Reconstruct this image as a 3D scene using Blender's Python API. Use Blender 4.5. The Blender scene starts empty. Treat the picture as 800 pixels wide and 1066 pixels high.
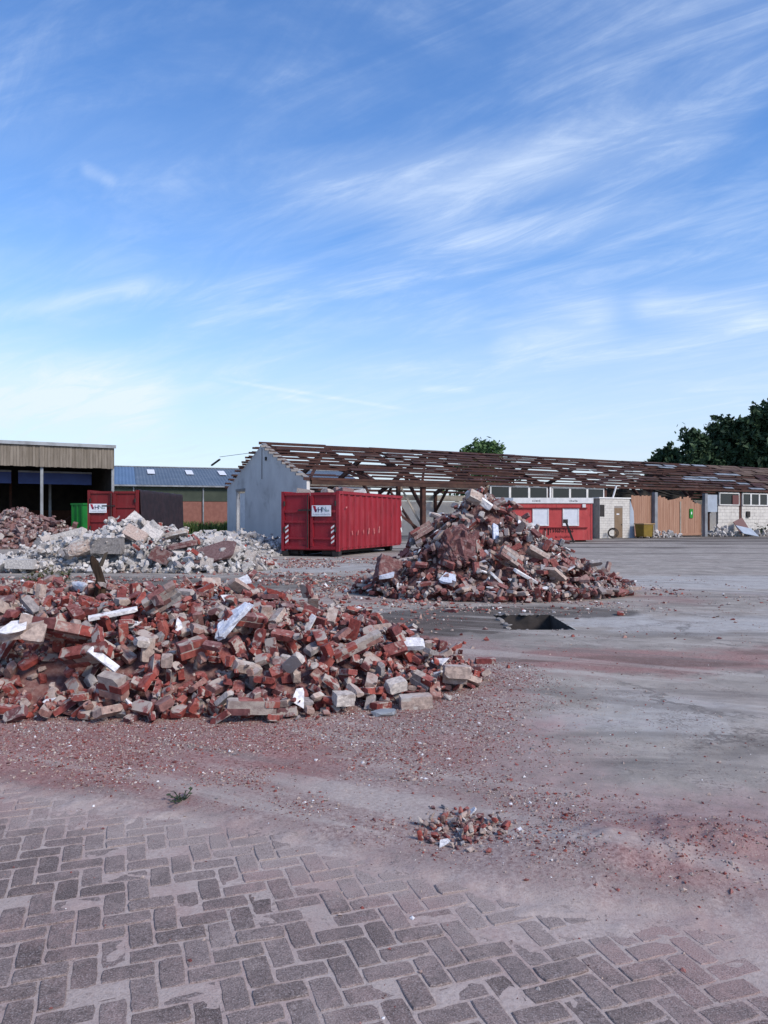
import bpy, bmesh, math, random
import numpy as np
from mathutils import Vector, Matrix, Euler
random.seed(7); rng = np.random.default_rng(7)
S = bpy.context.scene
COL = S.collection
R = math.radians

# ------------------------------------------------------------------ camera
CAM_H = 1.5; FPX = 800.0; HZ = 541.0          # focal length and horizon in photo pixels (800 x 1066)
cd = bpy.data.cameras.new('camera'); cam = bpy.data.objects.new('camera', cd); COL.objects.link(cam)
cd.sensor_fit = 'VERTICAL'; cd.sensor_height = 36; cd.lens = 36*FPX/1066; cd.shift_y = (HZ-533)/1066
cd.clip_start = 0.1; cd.clip_end = 6000
cam.location = (0, 0, CAM_H); cam.rotation_euler = (R(90), 0, 0)
S.camera = cam
# ------------------------------------------------------------------ light
SUN_EL, SUN_AZ = 38.0, 128.0                  # azimuth clockwise from +Y (view direction)
SKY_STRENGTH = 0.112
S.view_settings.view_transform = 'Standard'; S.view_settings.look = 'None'
S.view_settings.exposure = 0.55; S.view_settings.gamma = 1.0; S.view_settings.use_curve_mapping = False
W = bpy.data.worlds.new('World'); S.world = W; W.use_nodes = True

def build_world():
    nt = W.node_tree; nt.nodes.clear(); N = nt.nodes.new; L = nt.links.new
    out = N('ShaderNodeOutputWorld'); bg = N('ShaderNodeBackground'); L(bg.outputs[0], out.inputs[0])
    bg.inputs['Strength'].default_value = SKY_STRENGTH
    sky = N('ShaderNodeTexSky'); sky.sky_type = 'NISHITA'; sky.sun_disc = False
    sky.sun_elevation = R(SUN_EL); sky.sun_rotation = R(SUN_AZ)
    sky.altitude = 0; sky.air_density = 1.0; sky.dust_density = 0.35; sky.ozone_density = 2.6
    hs = N('ShaderNodeHueSaturation'); hs.inputs['Saturation'].default_value = 1.25; hs.inputs['Hue'].default_value = 0.508
    hs.inputs['Value'].default_value = 1.34
    L(sky.outputs[0], hs.inputs['Color'])
    tc = N('ShaderNodeTexCoord'); sep = N('ShaderNodeSeparateXYZ'); L(tc.outputs['Generated'], sep.inputs[0])
    def math_(op, a, b=None, clamp=False):
        m = N('ShaderNodeMath'); m.operation = op; m.use_clamp = clamp
        for i, v in enumerate((a, b)):
            if v is None: continue
            if isinstance(v, (int, float)): m.inputs[i].default_value = v
            else: L(v, m.inputs[i])
        return m.outputs[0]
    def ramp(v, a, b):
        m = N('ShaderNodeMapRange'); m.interpolation_type = 'SMOOTHSTEP'; m.clamp = True
        L(v, m.inputs['Value']); m.inputs['From Min'].default_value = a; m.inputs['From Max'].default_value = b
        return m.outputs[0]
    zz = math_('ADD', math_('MAXIMUM', sep.outputs['Z'], 0.0), 0.12)
    px = math_('DIVIDE', sep.outputs['X'], zz); py = math_('DIVIDE', sep.outputs['Y'], zz)
    cb = N('ShaderNodeCombineXYZ'); L(px, cb.inputs[0]); L(py, cb.inputs[1])
    def noise(rotz, scale, sc, det, rough, dist, off=(0, 0, 0)):
        ro = N('ShaderNodeVectorRotate'); ro.rotation_type = 'Z_AXIS'; L(cb.outputs[0], ro.inputs['Vector']); ro.inputs['Angle'].default_value = R(rotz)
        mp = N('ShaderNodeMapping'); L(ro.outputs[0], mp.inputs['Vector']); mp.inputs['Scale'].default_value = scale
        mp.inputs['Location'].default_value = off
        nz = N('ShaderNodeTexNoise'); L(mp.outputs[0], nz.inputs['Vector'])
        nz.inputs['Scale'].default_value = sc; nz.inputs['Detail'].default_value = det
        nz.inputs['Roughness'].default_value = rough; nz.inputs['Distortion'].default_value = dist
        return nz.outputs['Fac']
    wisps = ramp(noise(34, (0.42, 1.0, 1), 1.25, 8, 0.62, 1.1, (3.1, 1.9, 0)), 0.40, 0.76)
    fine = ramp(noise(40, (0.6, 2.0, 1), 2.6, 9, 0.68, 1.2, (1.3, 6.2, 0)), 0.36, 0.80)
    veil = ramp(noise(26, (0.4, 0.7, 1), 0.9, 5, 0.55, 0.6, (7.7, 0.4, 0)), 0.36, 0.75)
    c1 = math_('MULTIPLY', wisps, math_('ADD', math_('MULTIPLY', fine, 0.75), 0.25))
    c = math_('ADD', math_('MULTIPLY', c1, 0.70), math_('MULTIPLY', veil, math_('ADD', math_('MULTIPLY', fine, 0.26), 0.20)))
    def skydir(px, py): return Vector(((px-400)/FPX, 1, (HZ-py)/FPX)).normalized()
    dv = N('ShaderNodeVectorMath'); dv.operation = 'NORMALIZE'; L(tc.outputs['Generated'], dv.inputs[0])
    def dot(v):
        m = N('ShaderNodeVectorMath'); m.operation = 'DOT_PRODUCT'; L(dv.outputs[0], m.inputs[0]); m.inputs[1].default_value = v; return m.outputs['Value']
    def streak(p, q, w, amt):                                   # contrail or wisp along a great circle
        a, b = skydir(*p), skydir(*q); n = a.cross(b).normalized(); mid = (a+b).normalized(); half = (a-b).length/2; tg = (b-a).normalized()
        across = ramp(math_('ABSOLUTE', dot(n)), w, 0.0); along = ramp(math_('ABSOLUTE', dot(tg)), half, half*.5)
        front = ramp(dot(mid), .85, .9)
        return math_('MULTIPLY', math_('MULTIPLY', across, along), math_('MULTIPLY', math_('ADD', math_('MULTIPLY', fine, .6), .4), math_('MULTIPLY', front, amt)))
    for a in (((205, 391), (445, 430), .004, .75), ((430, 404), (500, 407), .007, .75), ((285, 411), (330, 418), .006, .6), ((505, 372), (660, 322), .045, .75), ((80, 172), (125, 192), .012, .35), ((640, 318), (830, 328), .03, .7), ((-180, 395), (210, 430), .085, 1.9), ((-40, 335), (190, 290), .018, .5), ((255, 205), (640, 150), .05, .45), ((350, 225), (820, 120), .06, .32), ((420, 265), (760, 205), .03, .4)):
        c = math_('ADD', c, streak(*a))
    low = ramp(sep.outputs['Z'], 0.36, -0.02)                     # thin cloud packs together towards the horizon
    hz = N('ShaderNodeMix'); hz.data_type = 'RGBA'
    L(math_('MULTIPLY', low, math_('ADD', math_('MULTIPLY', fine, 0.10), 0.80)), hz.inputs['Factor']); L(hs.outputs[0], hz.inputs['A']); hz.inputs['B'].default_value = (3.8, 4.3, 5.35, 1)
    mx = N('ShaderNodeMix'); mx.data_type = 'RGBA'; mx.clamp_factor = True
    L(math_('MULTIPLY', c, math_('SUBTRACT', 1.0, math_('MULTIPLY', low, .45))), mx.inputs['Factor']); L(hz.outputs['Result'], mx.inputs['A']); mx.inputs['B'].default_value = (4.9, 5.7, 6.9, 1)
    L(mx.outputs['Result'], bg.inputs['Color'])
build_world()
sd = bpy.data.lights.new('sun', 'SUN'); sun = bpy.data.objects.new('sun', sd); COL.objects.link(sun)
sd.energy = 2.6; sd.angle = R(17); sd.color = (1.0, 0.90, 0.79)
az = R(SUN_AZ); el = R(SUN_EL)
sun.rotation_euler = Vector((-math.sin(az)*math.cos(el), -math.cos(az)*math.cos(el), -math.sin(el))).to_track_quat('-Z', 'Y').to_euler()
sun.location = (20, -20, 30)

# ------------------------------------------------------------------ helpers
def at(px, py, d): return Vector(((px-400)/FPX*d, d, CAM_H-(py-HZ)/FPX*d))
def gd(py): return FPX*CAM_H/(py-HZ)                 # ground distance under a photo row
def gp(px, py): return at(px, py, gd(py))

def _h(ix, iy, seed):
    n = (ix.astype(np.int64)*374761393 + iy.astype(np.int64)*668265263 + seed*1442695041) & 0x7fffffff
    n = ((n ^ (n >> 13))*1274126177) & 0x7fffffff
    return ((n ^ (n >> 16)) & 0xffff)/65535.0
def vnoise(x, y, seed=0):
    x = np.asarray(x, float); y = np.asarray(y, float)
    ix = np.floor(x); iy = np.floor(y); fx = x-ix; fy = y-iy
    fx = fx*fx*(3-2*fx); fy = fy*fy*(3-2*fy)
    a = _h(ix, iy, seed); b = _h(ix+1, iy, seed); c = _h(ix, iy+1, seed); d = _h(ix+1, iy+1, seed)
    return (a*(1-fx)+b*fx)*(1-fy)+(c*(1-fx)+d*fx)*fy
def fbm(x, y, seed=0, oct=4, rough=.5):
    s = 0; a = 1; t = 0
    for k in range(oct):
        s = s+a*vnoise(np.asarray(x)*2**k, np.asarray(y)*2**k, seed+k*17); t += a; a *= rough
    return s/t
def sm(a, b, x):
    t = np.clip((np.asarray(x, float)-a)/(b-a), 0, 1); return t*t*(3-2*t)

class MB:
    def __init__(s): s.v = []; s.f = []
    def add(s, vs, fs):
        o = len(s.v); s.v += [tuple(v) for v in vs]; s.f += [tuple(i+o for i in f) for f in fs]; return s
    def box(s, c, size, rot=None):
        hx, hy, hz = size[0]/2, size[1]/2, size[2]/2; c = Vector(c)
        vs = [Vector((x, y, z)) for x in (-hx, hx) for y in (-hy, hy) for z in (-hz, hz)]
        if rot is not None: vs = [rot @ v for v in vs]
        return s.add([v+c for v in vs], [(0, 1, 3, 2), (4, 6, 7, 5), (0, 4, 5, 1), (2, 3, 7, 6), (0, 2, 6, 4), (1, 5, 7, 3)])
    def span(s, x0, x1, y0, y1, z0, z1):
        return s.box(((x0+x1)/2, (y0+y1)/2, (z0+z1)/2), (x1-x0, y1-y0, z1-z0))
    def bar(s, p, q, w, h, up=(0, 0, 1)):
        p = Vector(p); q = Vector(q); d = q-p; L = d.length; d.normalize()
        sx = d.cross(Vector(up))
        if sx.length < 1e-4: sx = d.cross(Vector((1, 0, 0)))
        sx.normalize(); sz = sx.cross(d)
        m = Matrix((d, sx, sz)).transposed()
        return s.box((p+q)/2, (L, w, h), m)
    def tube(s, p, q, r, n=8, r2=None, caps=True):
        p = Vector(p); q = Vector(q); d = (q-p).normalized(); r2 = r if r2 is None else r2
        a = d.orthogonal().normalized(); b = d.cross(a)
        vs = []
        for (c, rr) in ((p, r), (q, r2)):
            vs += [c+(a*math.cos(2*math.pi*i/n)+b*math.sin(2*math.pi*i/n))*rr for i in range(n)]
        fs = [(i, (i+1) % n, n+(i+1) % n, n+i) for i in range(n)]
        if caps: fs += [tuple(range(n))[::-1], tuple(range(n, 2*n))]
        return s.add(vs, fs)
    def build(s, name, mat, parent=None, loc=(0, 0, 0), smooth=False, rot=None):
        me = bpy.data.meshes.new(name); me.from_pydata(s.v, [], s.f); me.update()
        if mat: me.materials.append(mat)
        if smooth: me.shade_smooth()
        return link(name, me, parent, loc, rot)
def link(name, me, parent=None, loc=(0, 0, 0), rot=None, scale=None):
    o = bpy.data.objects.new(name, me); COL.objects.link(o); o.location = loc
    if rot is not None: o.rotation_euler = rot
    if scale is not None: o.scale = scale
    if parent: o.parent = parent
    return o
def tag(o, label=None, cat=None, group=None, kind=None):
    if label: o['label'] = label
    if cat: o['category'] = cat
    if group: o['group'] = group
    if kind: o['kind'] = kind
    return o
def thing(name, label, cat, loc=(0, 0, 0), rz=0, group=None, rot=None):
    o = bpy.data.objects.new(name, None); COL.objects.link(o); o.location = loc
    o.rotation_euler = rot if rot is not None else (0, 0, rz); o.empty_display_size = .2
    return tag(o, label, cat, group)

# ------------------------------------------------------------------ materials
class NT:
    def __init__(s, name):
        s.m = bpy.data.materials.new(name); s.m.use_nodes = True; s.t = s.m.node_tree
        s.b = s.t.nodes['Principled BSDF']; s.b.inputs['Specular IOR Level'].default_value = .3
    def n(s, typ, **kw):
        x = s.t.nodes.new(typ)
        for k, v in kw.items(): setattr(x, k, v)
        return x
    def l(s, a, b): s.t.links.new(a, b)
    def set(s, sock, v):
        if hasattr(v, 'is_output'): s.l(v, sock)
        else: sock.default_value = v if not (isinstance(v, tuple) and len(v) == 3 and len(sock.default_value) == 4) else (*v, 1)
    def math(s, op, a, b=0.0, clamp=False):
        m = s.n('ShaderNodeMath', operation=op, use_clamp=clamp); s.set(m.inputs[0], a); s.set(m.inputs[1], b); return m.outputs[0]
    def vmath(s, op, a, b=(0, 0, 0)):
        m = s.n('ShaderNodeVectorMath', operation=op); s.set(m.inputs[0], a); s.set(m.inputs[1], b); return m.outputs[0]
    def mix(s, f, a, b, mode='MIX'):
        m = s.n('ShaderNodeMix', data_type='RGBA', blend_type=mode); m.clamp_factor = True
        s.set(m.inputs['Factor'], f); s.set(m.inputs['A'], a); s.set(m.inputs['B'], b); return m.outputs['Result']
    def noise(s, vec, scale, det=4, rough=.55, dist=0.0):
        x = s.n('ShaderNodeTexNoise'); s.l(vec, x.inputs['Vector'])
        x.inputs['Scale'].default_value = scale; x.inputs['Detail'].default_value = det
        x.inputs['Roughness'].default_value = rough; x.inputs['Distortion'].default_value = dist
        return x.outputs['Fac']
    def ramp(s, v, a, b):
        m = s.n('ShaderNodeMapRange', interpolation_type='SMOOTHSTEP', clamp=True)
        s.l(v, m.inputs['Value']); m.inputs['From Min'].default_value = a; m.inputs['From Max'].default_value = b
        return m.outputs[0]
    def attr(s, name): return s.n('ShaderNodeAttribute', attribute_name=name)
    def coord(s, kind='Object'): return s.n('ShaderNodeTexCoord').outputs[kind]
    def pos(s): return s.n('ShaderNodeNewGeometry').outputs['Position']
    def bump(s, h, strength=.3, dist=.02):
        b = s.n('ShaderNodeBump'); b.inputs['Strength'].default_value = strength; b.inputs['Distance'].default_value = dist
        s.l(h, b.inputs['Height']); s.l(b.outputs[0], s.b.inputs['Normal'])
    def base(s, c, rough=.85, metal=0.0):
        s.set(s.b.inputs['Base Color'], c); s.set(s.b.inputs['Roughness'], rough); s.b.inputs['Metallic'].default_value = metal
        return s.m

def mat(name, c1, c2=None, scale=3.0, rough=.85, bump=0.0, metal=0.0, stretch=(1, 1, 1), lo=.35, hi=.68, bscale=None, bdist=.01, dirt=None, dlo=.55, dhi=.75, dscale=1.0, dstretch=(1, 1, 1)):
    t = NT(name)
    v = t.vmath('MULTIPLY', t.pos(), stretch)
    c = c1
    if c2 is not None: c = t.mix(t.ramp(t.noise(v, scale, 6, .6), lo, hi), c1, c2)
    if dirt is not None:
        dv = t.vmath('MULTIPLY', t.pos(), dstretch)
        c = t.mix(t.ramp(t.noise(dv, dscale, 8, .68, .3), dlo, dhi), c, dirt)
    if bump: t.bump(t.noise(v, bscale or scale*6, 5, .6), bump, bdist)
    return t.base(c, rough, metal)

def rubble_mat(name, stops, mortar=(.40, .35, .31), amt=.5, dust=(.30, .22, .21), dusta=.35):
    t = NT(name)
    oi = t.n('ShaderNodeObjectInfo'); at_ = t.attr('rnd'); lp = t.attr('lp').outputs['Vector']
    rnd = t.math('FRACT', t.math('ADD', oi.outputs['Random'], at_.outputs['Fac']))
    cr = t.n('ShaderNodeValToRGB'); cr.color_ramp.interpolation = 'LINEAR'
    e = cr.color_ramp.elements
    while len(e) < len(stops): e.new(.5)
    for i, (p, c) in enumerate(stops): e[i].position = p; e[i].color = (*c, 1)
    t.l(rnd, cr.inputs[0])
    off = t.math('MULTIPLY', rnd, 91.0)
    v = t.vmath('ADD', lp, (0, 0, 0)); cb = t.n('ShaderNodeCombineXYZ'); t.l(off, cb.inputs[0]); t.l(off, cb.inputs[1]); t.l(off, cb.inputs[2])
    t.l(cb.outputs[0], v.node.inputs[1])
    n1 = t.noise(v, 26, 6, .65); n2 = t.noise(v, 9, 5, .6, .4); n3 = t.noise(v, 70, 4, .6)
    c = t.mix(t.ramp(n1, .28, .72), t.mix(1.0, cr.outputs[0], (.62, .6, .62), 'MULTIPLY'), t.mix(1.0, cr.outputs[0], (1.28, 1.25, 1.22), 'MULTIPLY'))
    r2 = t.math('FRACT', t.math('MULTIPLY', rnd, 17.31))
    # mortar clings to the bed faces and in patches
    sz = t.n('ShaderNodeSeparateXYZ'); t.l(lp, sz.inputs[0])
    bed = t.ramp(t.math('ABSOLUTE', sz.outputs['Z']), .018, .028)
    m = t.math('ADD', t.math('ADD', n2, t.math('MULTIPLY', bed, .10)), t.math('MULTIPLY', r2, .20))
    c = t.mix(t.ramp(m, .89-amt*.35, .99-amt*.35), c, t.mix(n3, mortar, tuple(x*.72 for x in mortar)))
    g = t.n('ShaderNodeNewGeometry'); gz = t.n('ShaderNodeSeparateXYZ'); t.l(g.outputs['Normal'], gz.inputs[0])
    up = t.math('MULTIPLY', t.ramp(gz.outputs['Z'], .35, .95), t.math('MULTIPLY', t.ramp(n1, .3, .7), dusta))
    c = t.mix(up, c, dust)
    t.bump(t.math('ADD', n1, t.math('MULTIPLY', n3, .5)), .55, .006)
    return t.base(c, .93)

PAL_RED = [(0, (.085, .030, .032)), (.10, (.175, .040, .034)), (.24, (.245, .052, .042)), (.38, (.275, .080, .064)), (.52, (.185, .050, .048)),
           (.64, (.125, .058, .062)), (.76, (.29, .155, .13)), (.86, (.34, .26, .225)), (.94, (.25, .235, .235)), (1, (.50, .47, .44))]
PAL_DARK = [(0, (.080, .035, .036)), (.14, (.17, .050, .046)), (.3, (.25, .082, .070)), (.46, (.19, .075, .072)), (.58, (.22, .135, .125)),
            (.72, (.26, .18, .16)), (.86, (.33, .275, .25)), (.95, (.25, .245, .25)), (1, (.5, .48, .46))]
PAL_WHITE = [(0, (.20, .19, .185)), (.15, (.36, .355, .345)), (.4, (.50, .49, .475)), (.7, (.58, .565, .545)), (.88, (.33, .285, .25)), (1, (.58, .565, .54))]
PAL_PINK = [(0, (.10, .055, .055)), (.25, (.19, .105, .10)), (.5, (.235, .145, .14)), (.75, (.26, .19, .18)), (.92, (.36, .33, .31)), (1, (.50, .48, .46))]
M_red = rubble_mat('red_brick_rubble', PAL_RED, (.43, .37, .33), .55)
M_dark = rubble_mat('dark_brick_rubble', PAL_DARK, (.37, .32, .295), .42, (.26, .20, .19))
M_white = rubble_mat('white_concrete_rubble', PAL_WHITE, (.48, .465, .445), .35, (.40, .37, .345))
M_pink = rubble_mat('pink_brick_rubble', PAL_PINK, (.38, .34, .32), .4)
M_shard = rubble_mat('white_plaster', [(0, (.62, .64, .68)), (.5, (.74, .74, .74)), (1, (.60, .62, .66))], (.45, .42, .40), .05, (.55, .50, .48), .25)
M_blueslab = rubble_mat('pale_blue_slab', [(0, (.50, .56, .68)), (1, (.54, .60, .70))], (.62, .64, .68), .3, (.5, .48, .48), .2)
M_tan = rubble_mat('tan_block', [(0, (.36, .29, .25)), (1, (.40, .32, .28))], (.50, .46, .42), .5, (.42, .36, .34))
M_pale = rubble_mat('pale_block', [(0, (.44, .40, .37)), (1, (.50, .47, .44))], (.34, .29, .26), .35, (.42, .36, .34))
M_maroon = rubble_mat('maroon_masonry', [(0, (.125, .058, .058)), (1, (.15, .070, .068))], (.25, .175, .165), .72, (.22, .14, .14), .3)
M_mortar = mat('mortar', (.40, .35, .31), (.25, .20, .185), 18, .95, .5)
M_core = mat('rubble_fines', (.17, .075, .070), (.25, .155, .14), 22, .97, .8, dirt=(.05, .035, .035), dscale=7)
M_corew = mat('pale_rubble_fines', (.34, .33, .32), (.20, .19, .185), 9, .97, .8)
M_whitepaint = mat('white_paint', (.72, .72, .71), (.60, .60, .60), 3, .6, dirt=(.35, .33, .31), dscale=1.6, dlo=.6, dhi=.85)
def worn_paint(name, c, fade, rust, rough=.5):
    t = NT(name); P = t.pos(); v = t.vmath('MULTIPLY', P, (1, 1, .22))
    a = t.mix(t.ramp(t.noise(P, .9, 5, .6), .35, .7), c, tuple(x*.78 for x in c))
    a = t.mix(t.math('MULTIPLY', t.ramp(t.noise(v, 3.2, 7, .66, .2), .50, .74), .55), a, fade)
    a = t.mix(t.math('MULTIPLY', t.ramp(t.noise(v, 5.5, 7, .7, .3), .56, .70), .7), a, tuple(x*.35 for x in c))
    a = t.mix(t.math('MULTIPLY', t.ramp(t.noise(P, 7, 8, .75, .4), .62, .70), .8), a, rust)
    t.bump(t.noise(P, 1.6, 3, .5), .35, .04)
    return t.base(a, rough)
M_redpaint = worn_paint('container_red', (.26, .014, .024), (.31, .065, .070), (.075, .022, .014))
M_redpaint2 = worn_paint('old_container_red', (.165, .014, .016), (.20, .05, .045), (.06, .02, .014), .6)
M_cabinred = worn_paint('cabin_red', (.48, .066, .064), (.50, .12, .11), (.24, .05, .045), .5)
M_black = mat('black_steel', (.018, .016, .016), (.035, .028, .025), 6, .6)
M_steel = mat('rusted_steel', (.045, .022, .018), (.085, .036, .026), 2.0, .8, .2)
M_rust = mat('rusty_purlin', (.036, .016, .015), (.070, .030, .024), .9, .85, .2, dirt=(.025, .015, .014), dscale=.7)
M_board = mat('roof_board', (.040, .020, .017), (.085, .046, .033), .8, .88, .2, stretch=(1, 1, 2), dirt=(.04, .02, .017), dscale=.9)
M_sheet = mat('roof_sheet', (.085, .055, .042), (.13, .088, .066), .8, .9, .2, dirt=(.07, .04, .033), dscale=.5)
M_navy = mat('navy_print', (.015, .014, .06)); M_crim = mat('crimson_print', (.35, .01, .03)); M_teal = mat('teal_print', (.19, .27, .27)); M_grey = mat('grey_print', (.40, .42, .45))
M_darkprint = mat('dark_print', (.05, .012, .014)); M_blackprint = mat('black_print', (.03, .03, .03))
M_sign = mat('sign_board', (.68, .70, .74), (.60, .62, .67), 3, .5)
M_glass = NT('window_glass'); M_glass.b.inputs['IOR'].default_value = 1.5
M_glass = M_glass.base((.022, .026, .028), .12)
M_galv = mat('galvanised_steel', (.30, .32, .34), (.20, .21, .22), 1.5, .5, .1, .3)

# ------------------------------------------------------------------ ground height field
_pe = np.array([(-14, 8.6), (-6, 5.75), (-2.19, 4.36), (-.6, 3.80), (0, 3.42), (.61, 3.12), (1.0, 3.02), (1.6, 2.9), (3, 2.65), (6, 2.0), (14, .5)])
def pave_in(X, Y): return np.interp(X, _pe[:, 0], _pe[:, 1])-Y          # >0 over the paving
PIT = (1.72, 2.62, 10.45, 12.15); SHAL = PIT
def ground_z(X, Y):
    X = np.asarray(X, float); Y = np.asarray(Y, float)
    t = pave_in(X, Y)
    n = fbm(X*3.2, Y*3.2, 3, 4); n2 = fbm(X*11, Y*11, 9, 4, .6)
    near = sm(9, 6, Y)
    z = -.0030+.0015*(n2-.5)
    z = z+.018*sm(.22, -.10, t+(n-.5)*.36+(n2-.5)*.5)
    inside = sm(-.05, .1, t)
    z = z+inside*(.0012*sm(.55, .80, n*.5+n2*.5)+.0025*(n2-.45)*sm(.35, .65, fbm(X*2, Y*2, 31, 3)))
    z = z+(1-inside)*near*(.020*(fbm(X*2.1, Y*2.1, 5, 5, .55)-.5)+.008*(n2-.5))
    # dust drift in the right foreground
    q = ((X-1.35)/.68)**2+((Y-3.45)/.36)**2
    z = z+np.exp(-q*1.3)*(.085+.075*(fbm(X*6, Y*6, 21, 4, .65)-.5)+.03*(n2-.5))
    q = ((X-.78)/.35)**2+((Y-3.30)/.24)**2
    z = z+np.exp(-q*1.4)*.022
    q = ((X-2.0)/.6)**2+((Y-3.05)/.4)**2
    z = z+np.exp(-q*1.4)*.03
    far = sm(8, 12, Y)
    z = z*(1-far)+far*(-.004+.0*X)
    # keep the slab flat round the pit
    return z

def grid_lines(lo, hi, step, g, lim_lo, lim_hi):
    a = list(np.arange(lo, hi+1e-9, step)); s = step
    while a[-1] < lim_hi: s *= g; a.append(a[-1]+s)
    s = step; b = []; x = lo
    if lim_lo < lo:
        while x > lim_lo: s *= g; x -= s; b.append(x)
    return np.array(b[::-1]+a)
def snap(arr, vals):
    for v in vals:
        i = int(np.argmin(np.abs(arr-v))); arr[i] = v
    return arr

def ground_masks(X, Y):
    n = fbm(X*.9, Y*.9, 41, 5, .55); n2 = fbm(X*3.5, Y*3.5, 47, 4, .6); n3 = fbm(X*.35, Y*1.4, 53, 4)
    t = pave_in(X, Y)
    xb = np.interp(Y, [2, 3.0, 3.88, 4.8, 6, 7.5, 9, 10, 11], [1.9, 1.7, 1.15, .72, .8, 1.25, 1.35, .6, -.2])
    gravel = sm(-.55, .45, xb-X+(n-.5)*1.5+(n2-.5)*.5)*sm(13.5, 10.5, Y)
    red = np.zeros_like(X)
    def blob(cx, cy, rx, ry, a, wob=.9):
        q = ((X-cx)/rx)**2+((Y-cy)/ry)**2
        return a*sm(1.75, .0, q+(n-.5)*wob*2.6+(n2-.5)*1.1)
    red = np.maximum(red, blob(3.0, 8.2, 2.2, .75, .85))
    red = np.maximum(red, blob(5.5, 8.6, 2.2, .6, .7))
    red = np.maximum(red, blob(1.45, 3.40, .60, .36, .5))
    red = np.maximum(red, blob(-1.9, 4.9, 2.2, .9, .85))
    red = np.maximum(red, blob(-3.5, 5.3, 2.0, 1.0, .8))
    red = np.maximum(red, blob(.35, 5.0, .55, .45, .5))
    red = np.maximum(red, blob(2.6, 15.6, 4.2, 2.6, .55))
    red = np.maximum(red, blob(-2.2, 9.0, 4.5, 4.6, .6))
    red = np.maximum(red, blob(-1.5, 3.9, .5, .35, .35))
    red = np.maximum(red, blob(3.8, 13.9, .9, .25, .5))
    pink = np.clip(sm(.35, -.4, t-.9+(n-.5)*1.6)*sm(9.5, 5.0, Y+(n-.5)*2)*.75*sm(.2, .62, n+ .12), 0, 1)*(1-.9*sm(.8, 1.9, X)*sm(3.9, 4.6, Y))
    pink = np.maximum(pink, blob(.95, 3.2, .75, .42, .9)); pink = np.maximum(pink, blob(1.4, 3.5, 1.1, .7, .95))
    dark = blob(-5.0, 18.0, 6.5, 1.6, .8); dark = np.maximum(dark, blob(-9, 19.2, 7, 1.5, .75))
    dark = np.maximum(dark, blob(-6.0, 15.5, 4.0, 1.0, .6))
    dark = np.maximum(dark, blob(-2.2, 20.0, 3.0, .7, .65))
    dark = np.maximum(dark, blob(1.5, 9.8, 2.2, .75, .40)); dark = np.maximum(dark, blob(1.05, 11.6, 1.2, 1.7, 2.0, .5)); dark = np.maximum(dark, blob(2.3, 12.6, 1.8, .8, 1.9, .5))
    dark = np.maximum(dark, blob(2.3, 12.9, 1.7, .5, .75))
    dark = np.maximum(dark, blob(2.9, 12.3, .55, .5, .55))
    dark = np.maximum(dark, sm(26, 40, Y)*sm(.42, .62, fbm(X*.10, Y*.5, 61, 5, .6))*.85)
    dark = np.maximum(dark, sm(44, 56, Y)*.9*sm(-6, 6, X)*sm(.30, .62, fbm(X*.09, Y*.6, 67, 5, .6)))
    dark = np.maximum(dark, .55*sm(.60, .74, n3)*sm(3.4, 4.5, Y)*sm(20, 10, Y)*sm(.3, 1.2, X))
    clean = blob(4.4, 11.2, 2.2, 1.3, .9); clean = np.maximum(clean, blob(7.5, 18.5, 6.0, 2.6, .8)); clean = np.maximum(clean, blob(1.9, 5.9, 1.0, 1.0, .6))
    clean = np.maximum(clean, blob(9.0, 12.5, 3.0, 2.2, .7)); clean = np.maximum(clean, blob(.4, 12.4, 1.3, .8, .8)); clean = np.maximum(clean, blob(-1.2, 24.5, 4.5, 3.0, .6))
    return gravel, red, pink, dark, clean

def build_ground():
    xs = grid_lines(-2.6, 2.6, .022, 1.045, -1800, 1800); ys = grid_lines(.6, 5.2, .022, 1.022, -60, 2400)
    xs = snap(xs, [SHAL[0], PIT[0], SHAL[1]]); ys = snap(ys, [PIT[2], PIT[3], SHAL[3]])
    X, Y = np.meshgrid(xs, ys); Z = ground_z(X, Y)
    edge = (X > SHAL[0]-.3) & (X < SHAL[1]+.3) & (Y > SHAL[2]-.3) & (Y < SHAL[3]+.3)
    nx, ny = len(xs), len(ys)
    V = np.stack([X.ravel(), Y.ravel(), Z.ravel()], 1)
    i, j = np.meshgrid(np.arange(nx-1), np.arange(ny-1)); a = (j*nx+i)
    cx = (xs[:-1]+xs[1:])/2; cy = (ys[:-1]+ys[1:])/2; CX, CY = np.meshgrid(cx, cy)
    keep = ~((CX > SHAL[0]) & (CX < SHAL[1]) & (CY > SHAL[2]) & (CY < SHAL[3]))
    F = np.stack([a, a+1, a+nx+1, a+nx], -1)[keep]
    me = mesh_np('ground', V, F.reshape(-1, 4))
    g, r, p, d, c = ground_masks(X.ravel(), Y.ravel())
    at1 = me.attributes.new('m1', 'FLOAT_VECTOR', 'POINT'); at1.data.foreach_set('vector', np.stack([g, r, p], 1).astype(np.float32).ravel())
    at2 = me.attributes.new('m2', 'FLOAT_VECTOR', 'POINT'); at2.data.foreach_set('vector', np.stack([d, c, sm(-.1, .15, pave_in(X.ravel(), Y.ravel()))], 1).astype(np.float32).ravel())
    me.shade_smooth(); me.materials.append(ground_material())
    return tag(link('ground', me), kind='structure')
def mesh_np(name, V, F):
    me = bpy.data.meshes.new(name); V = np.ascontiguousarray(V, np.float32); F = np.ascontiguousarray(F, np.int32); k = F.shape[1]
    me.vertices.add(len(V)); me.vertices.foreach_set('co', V.ravel())
    me.loops.add(F.size); me.loops.foreach_set('vertex_index', F.ravel())
    me.polygons.add(len(F)); me.polygons.foreach_set('loop_start', np.arange(len(F), dtype=np.int32)*k)
    me.update(calc_edges=True); me.validate(); me.shade_flat()
    return me
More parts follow.
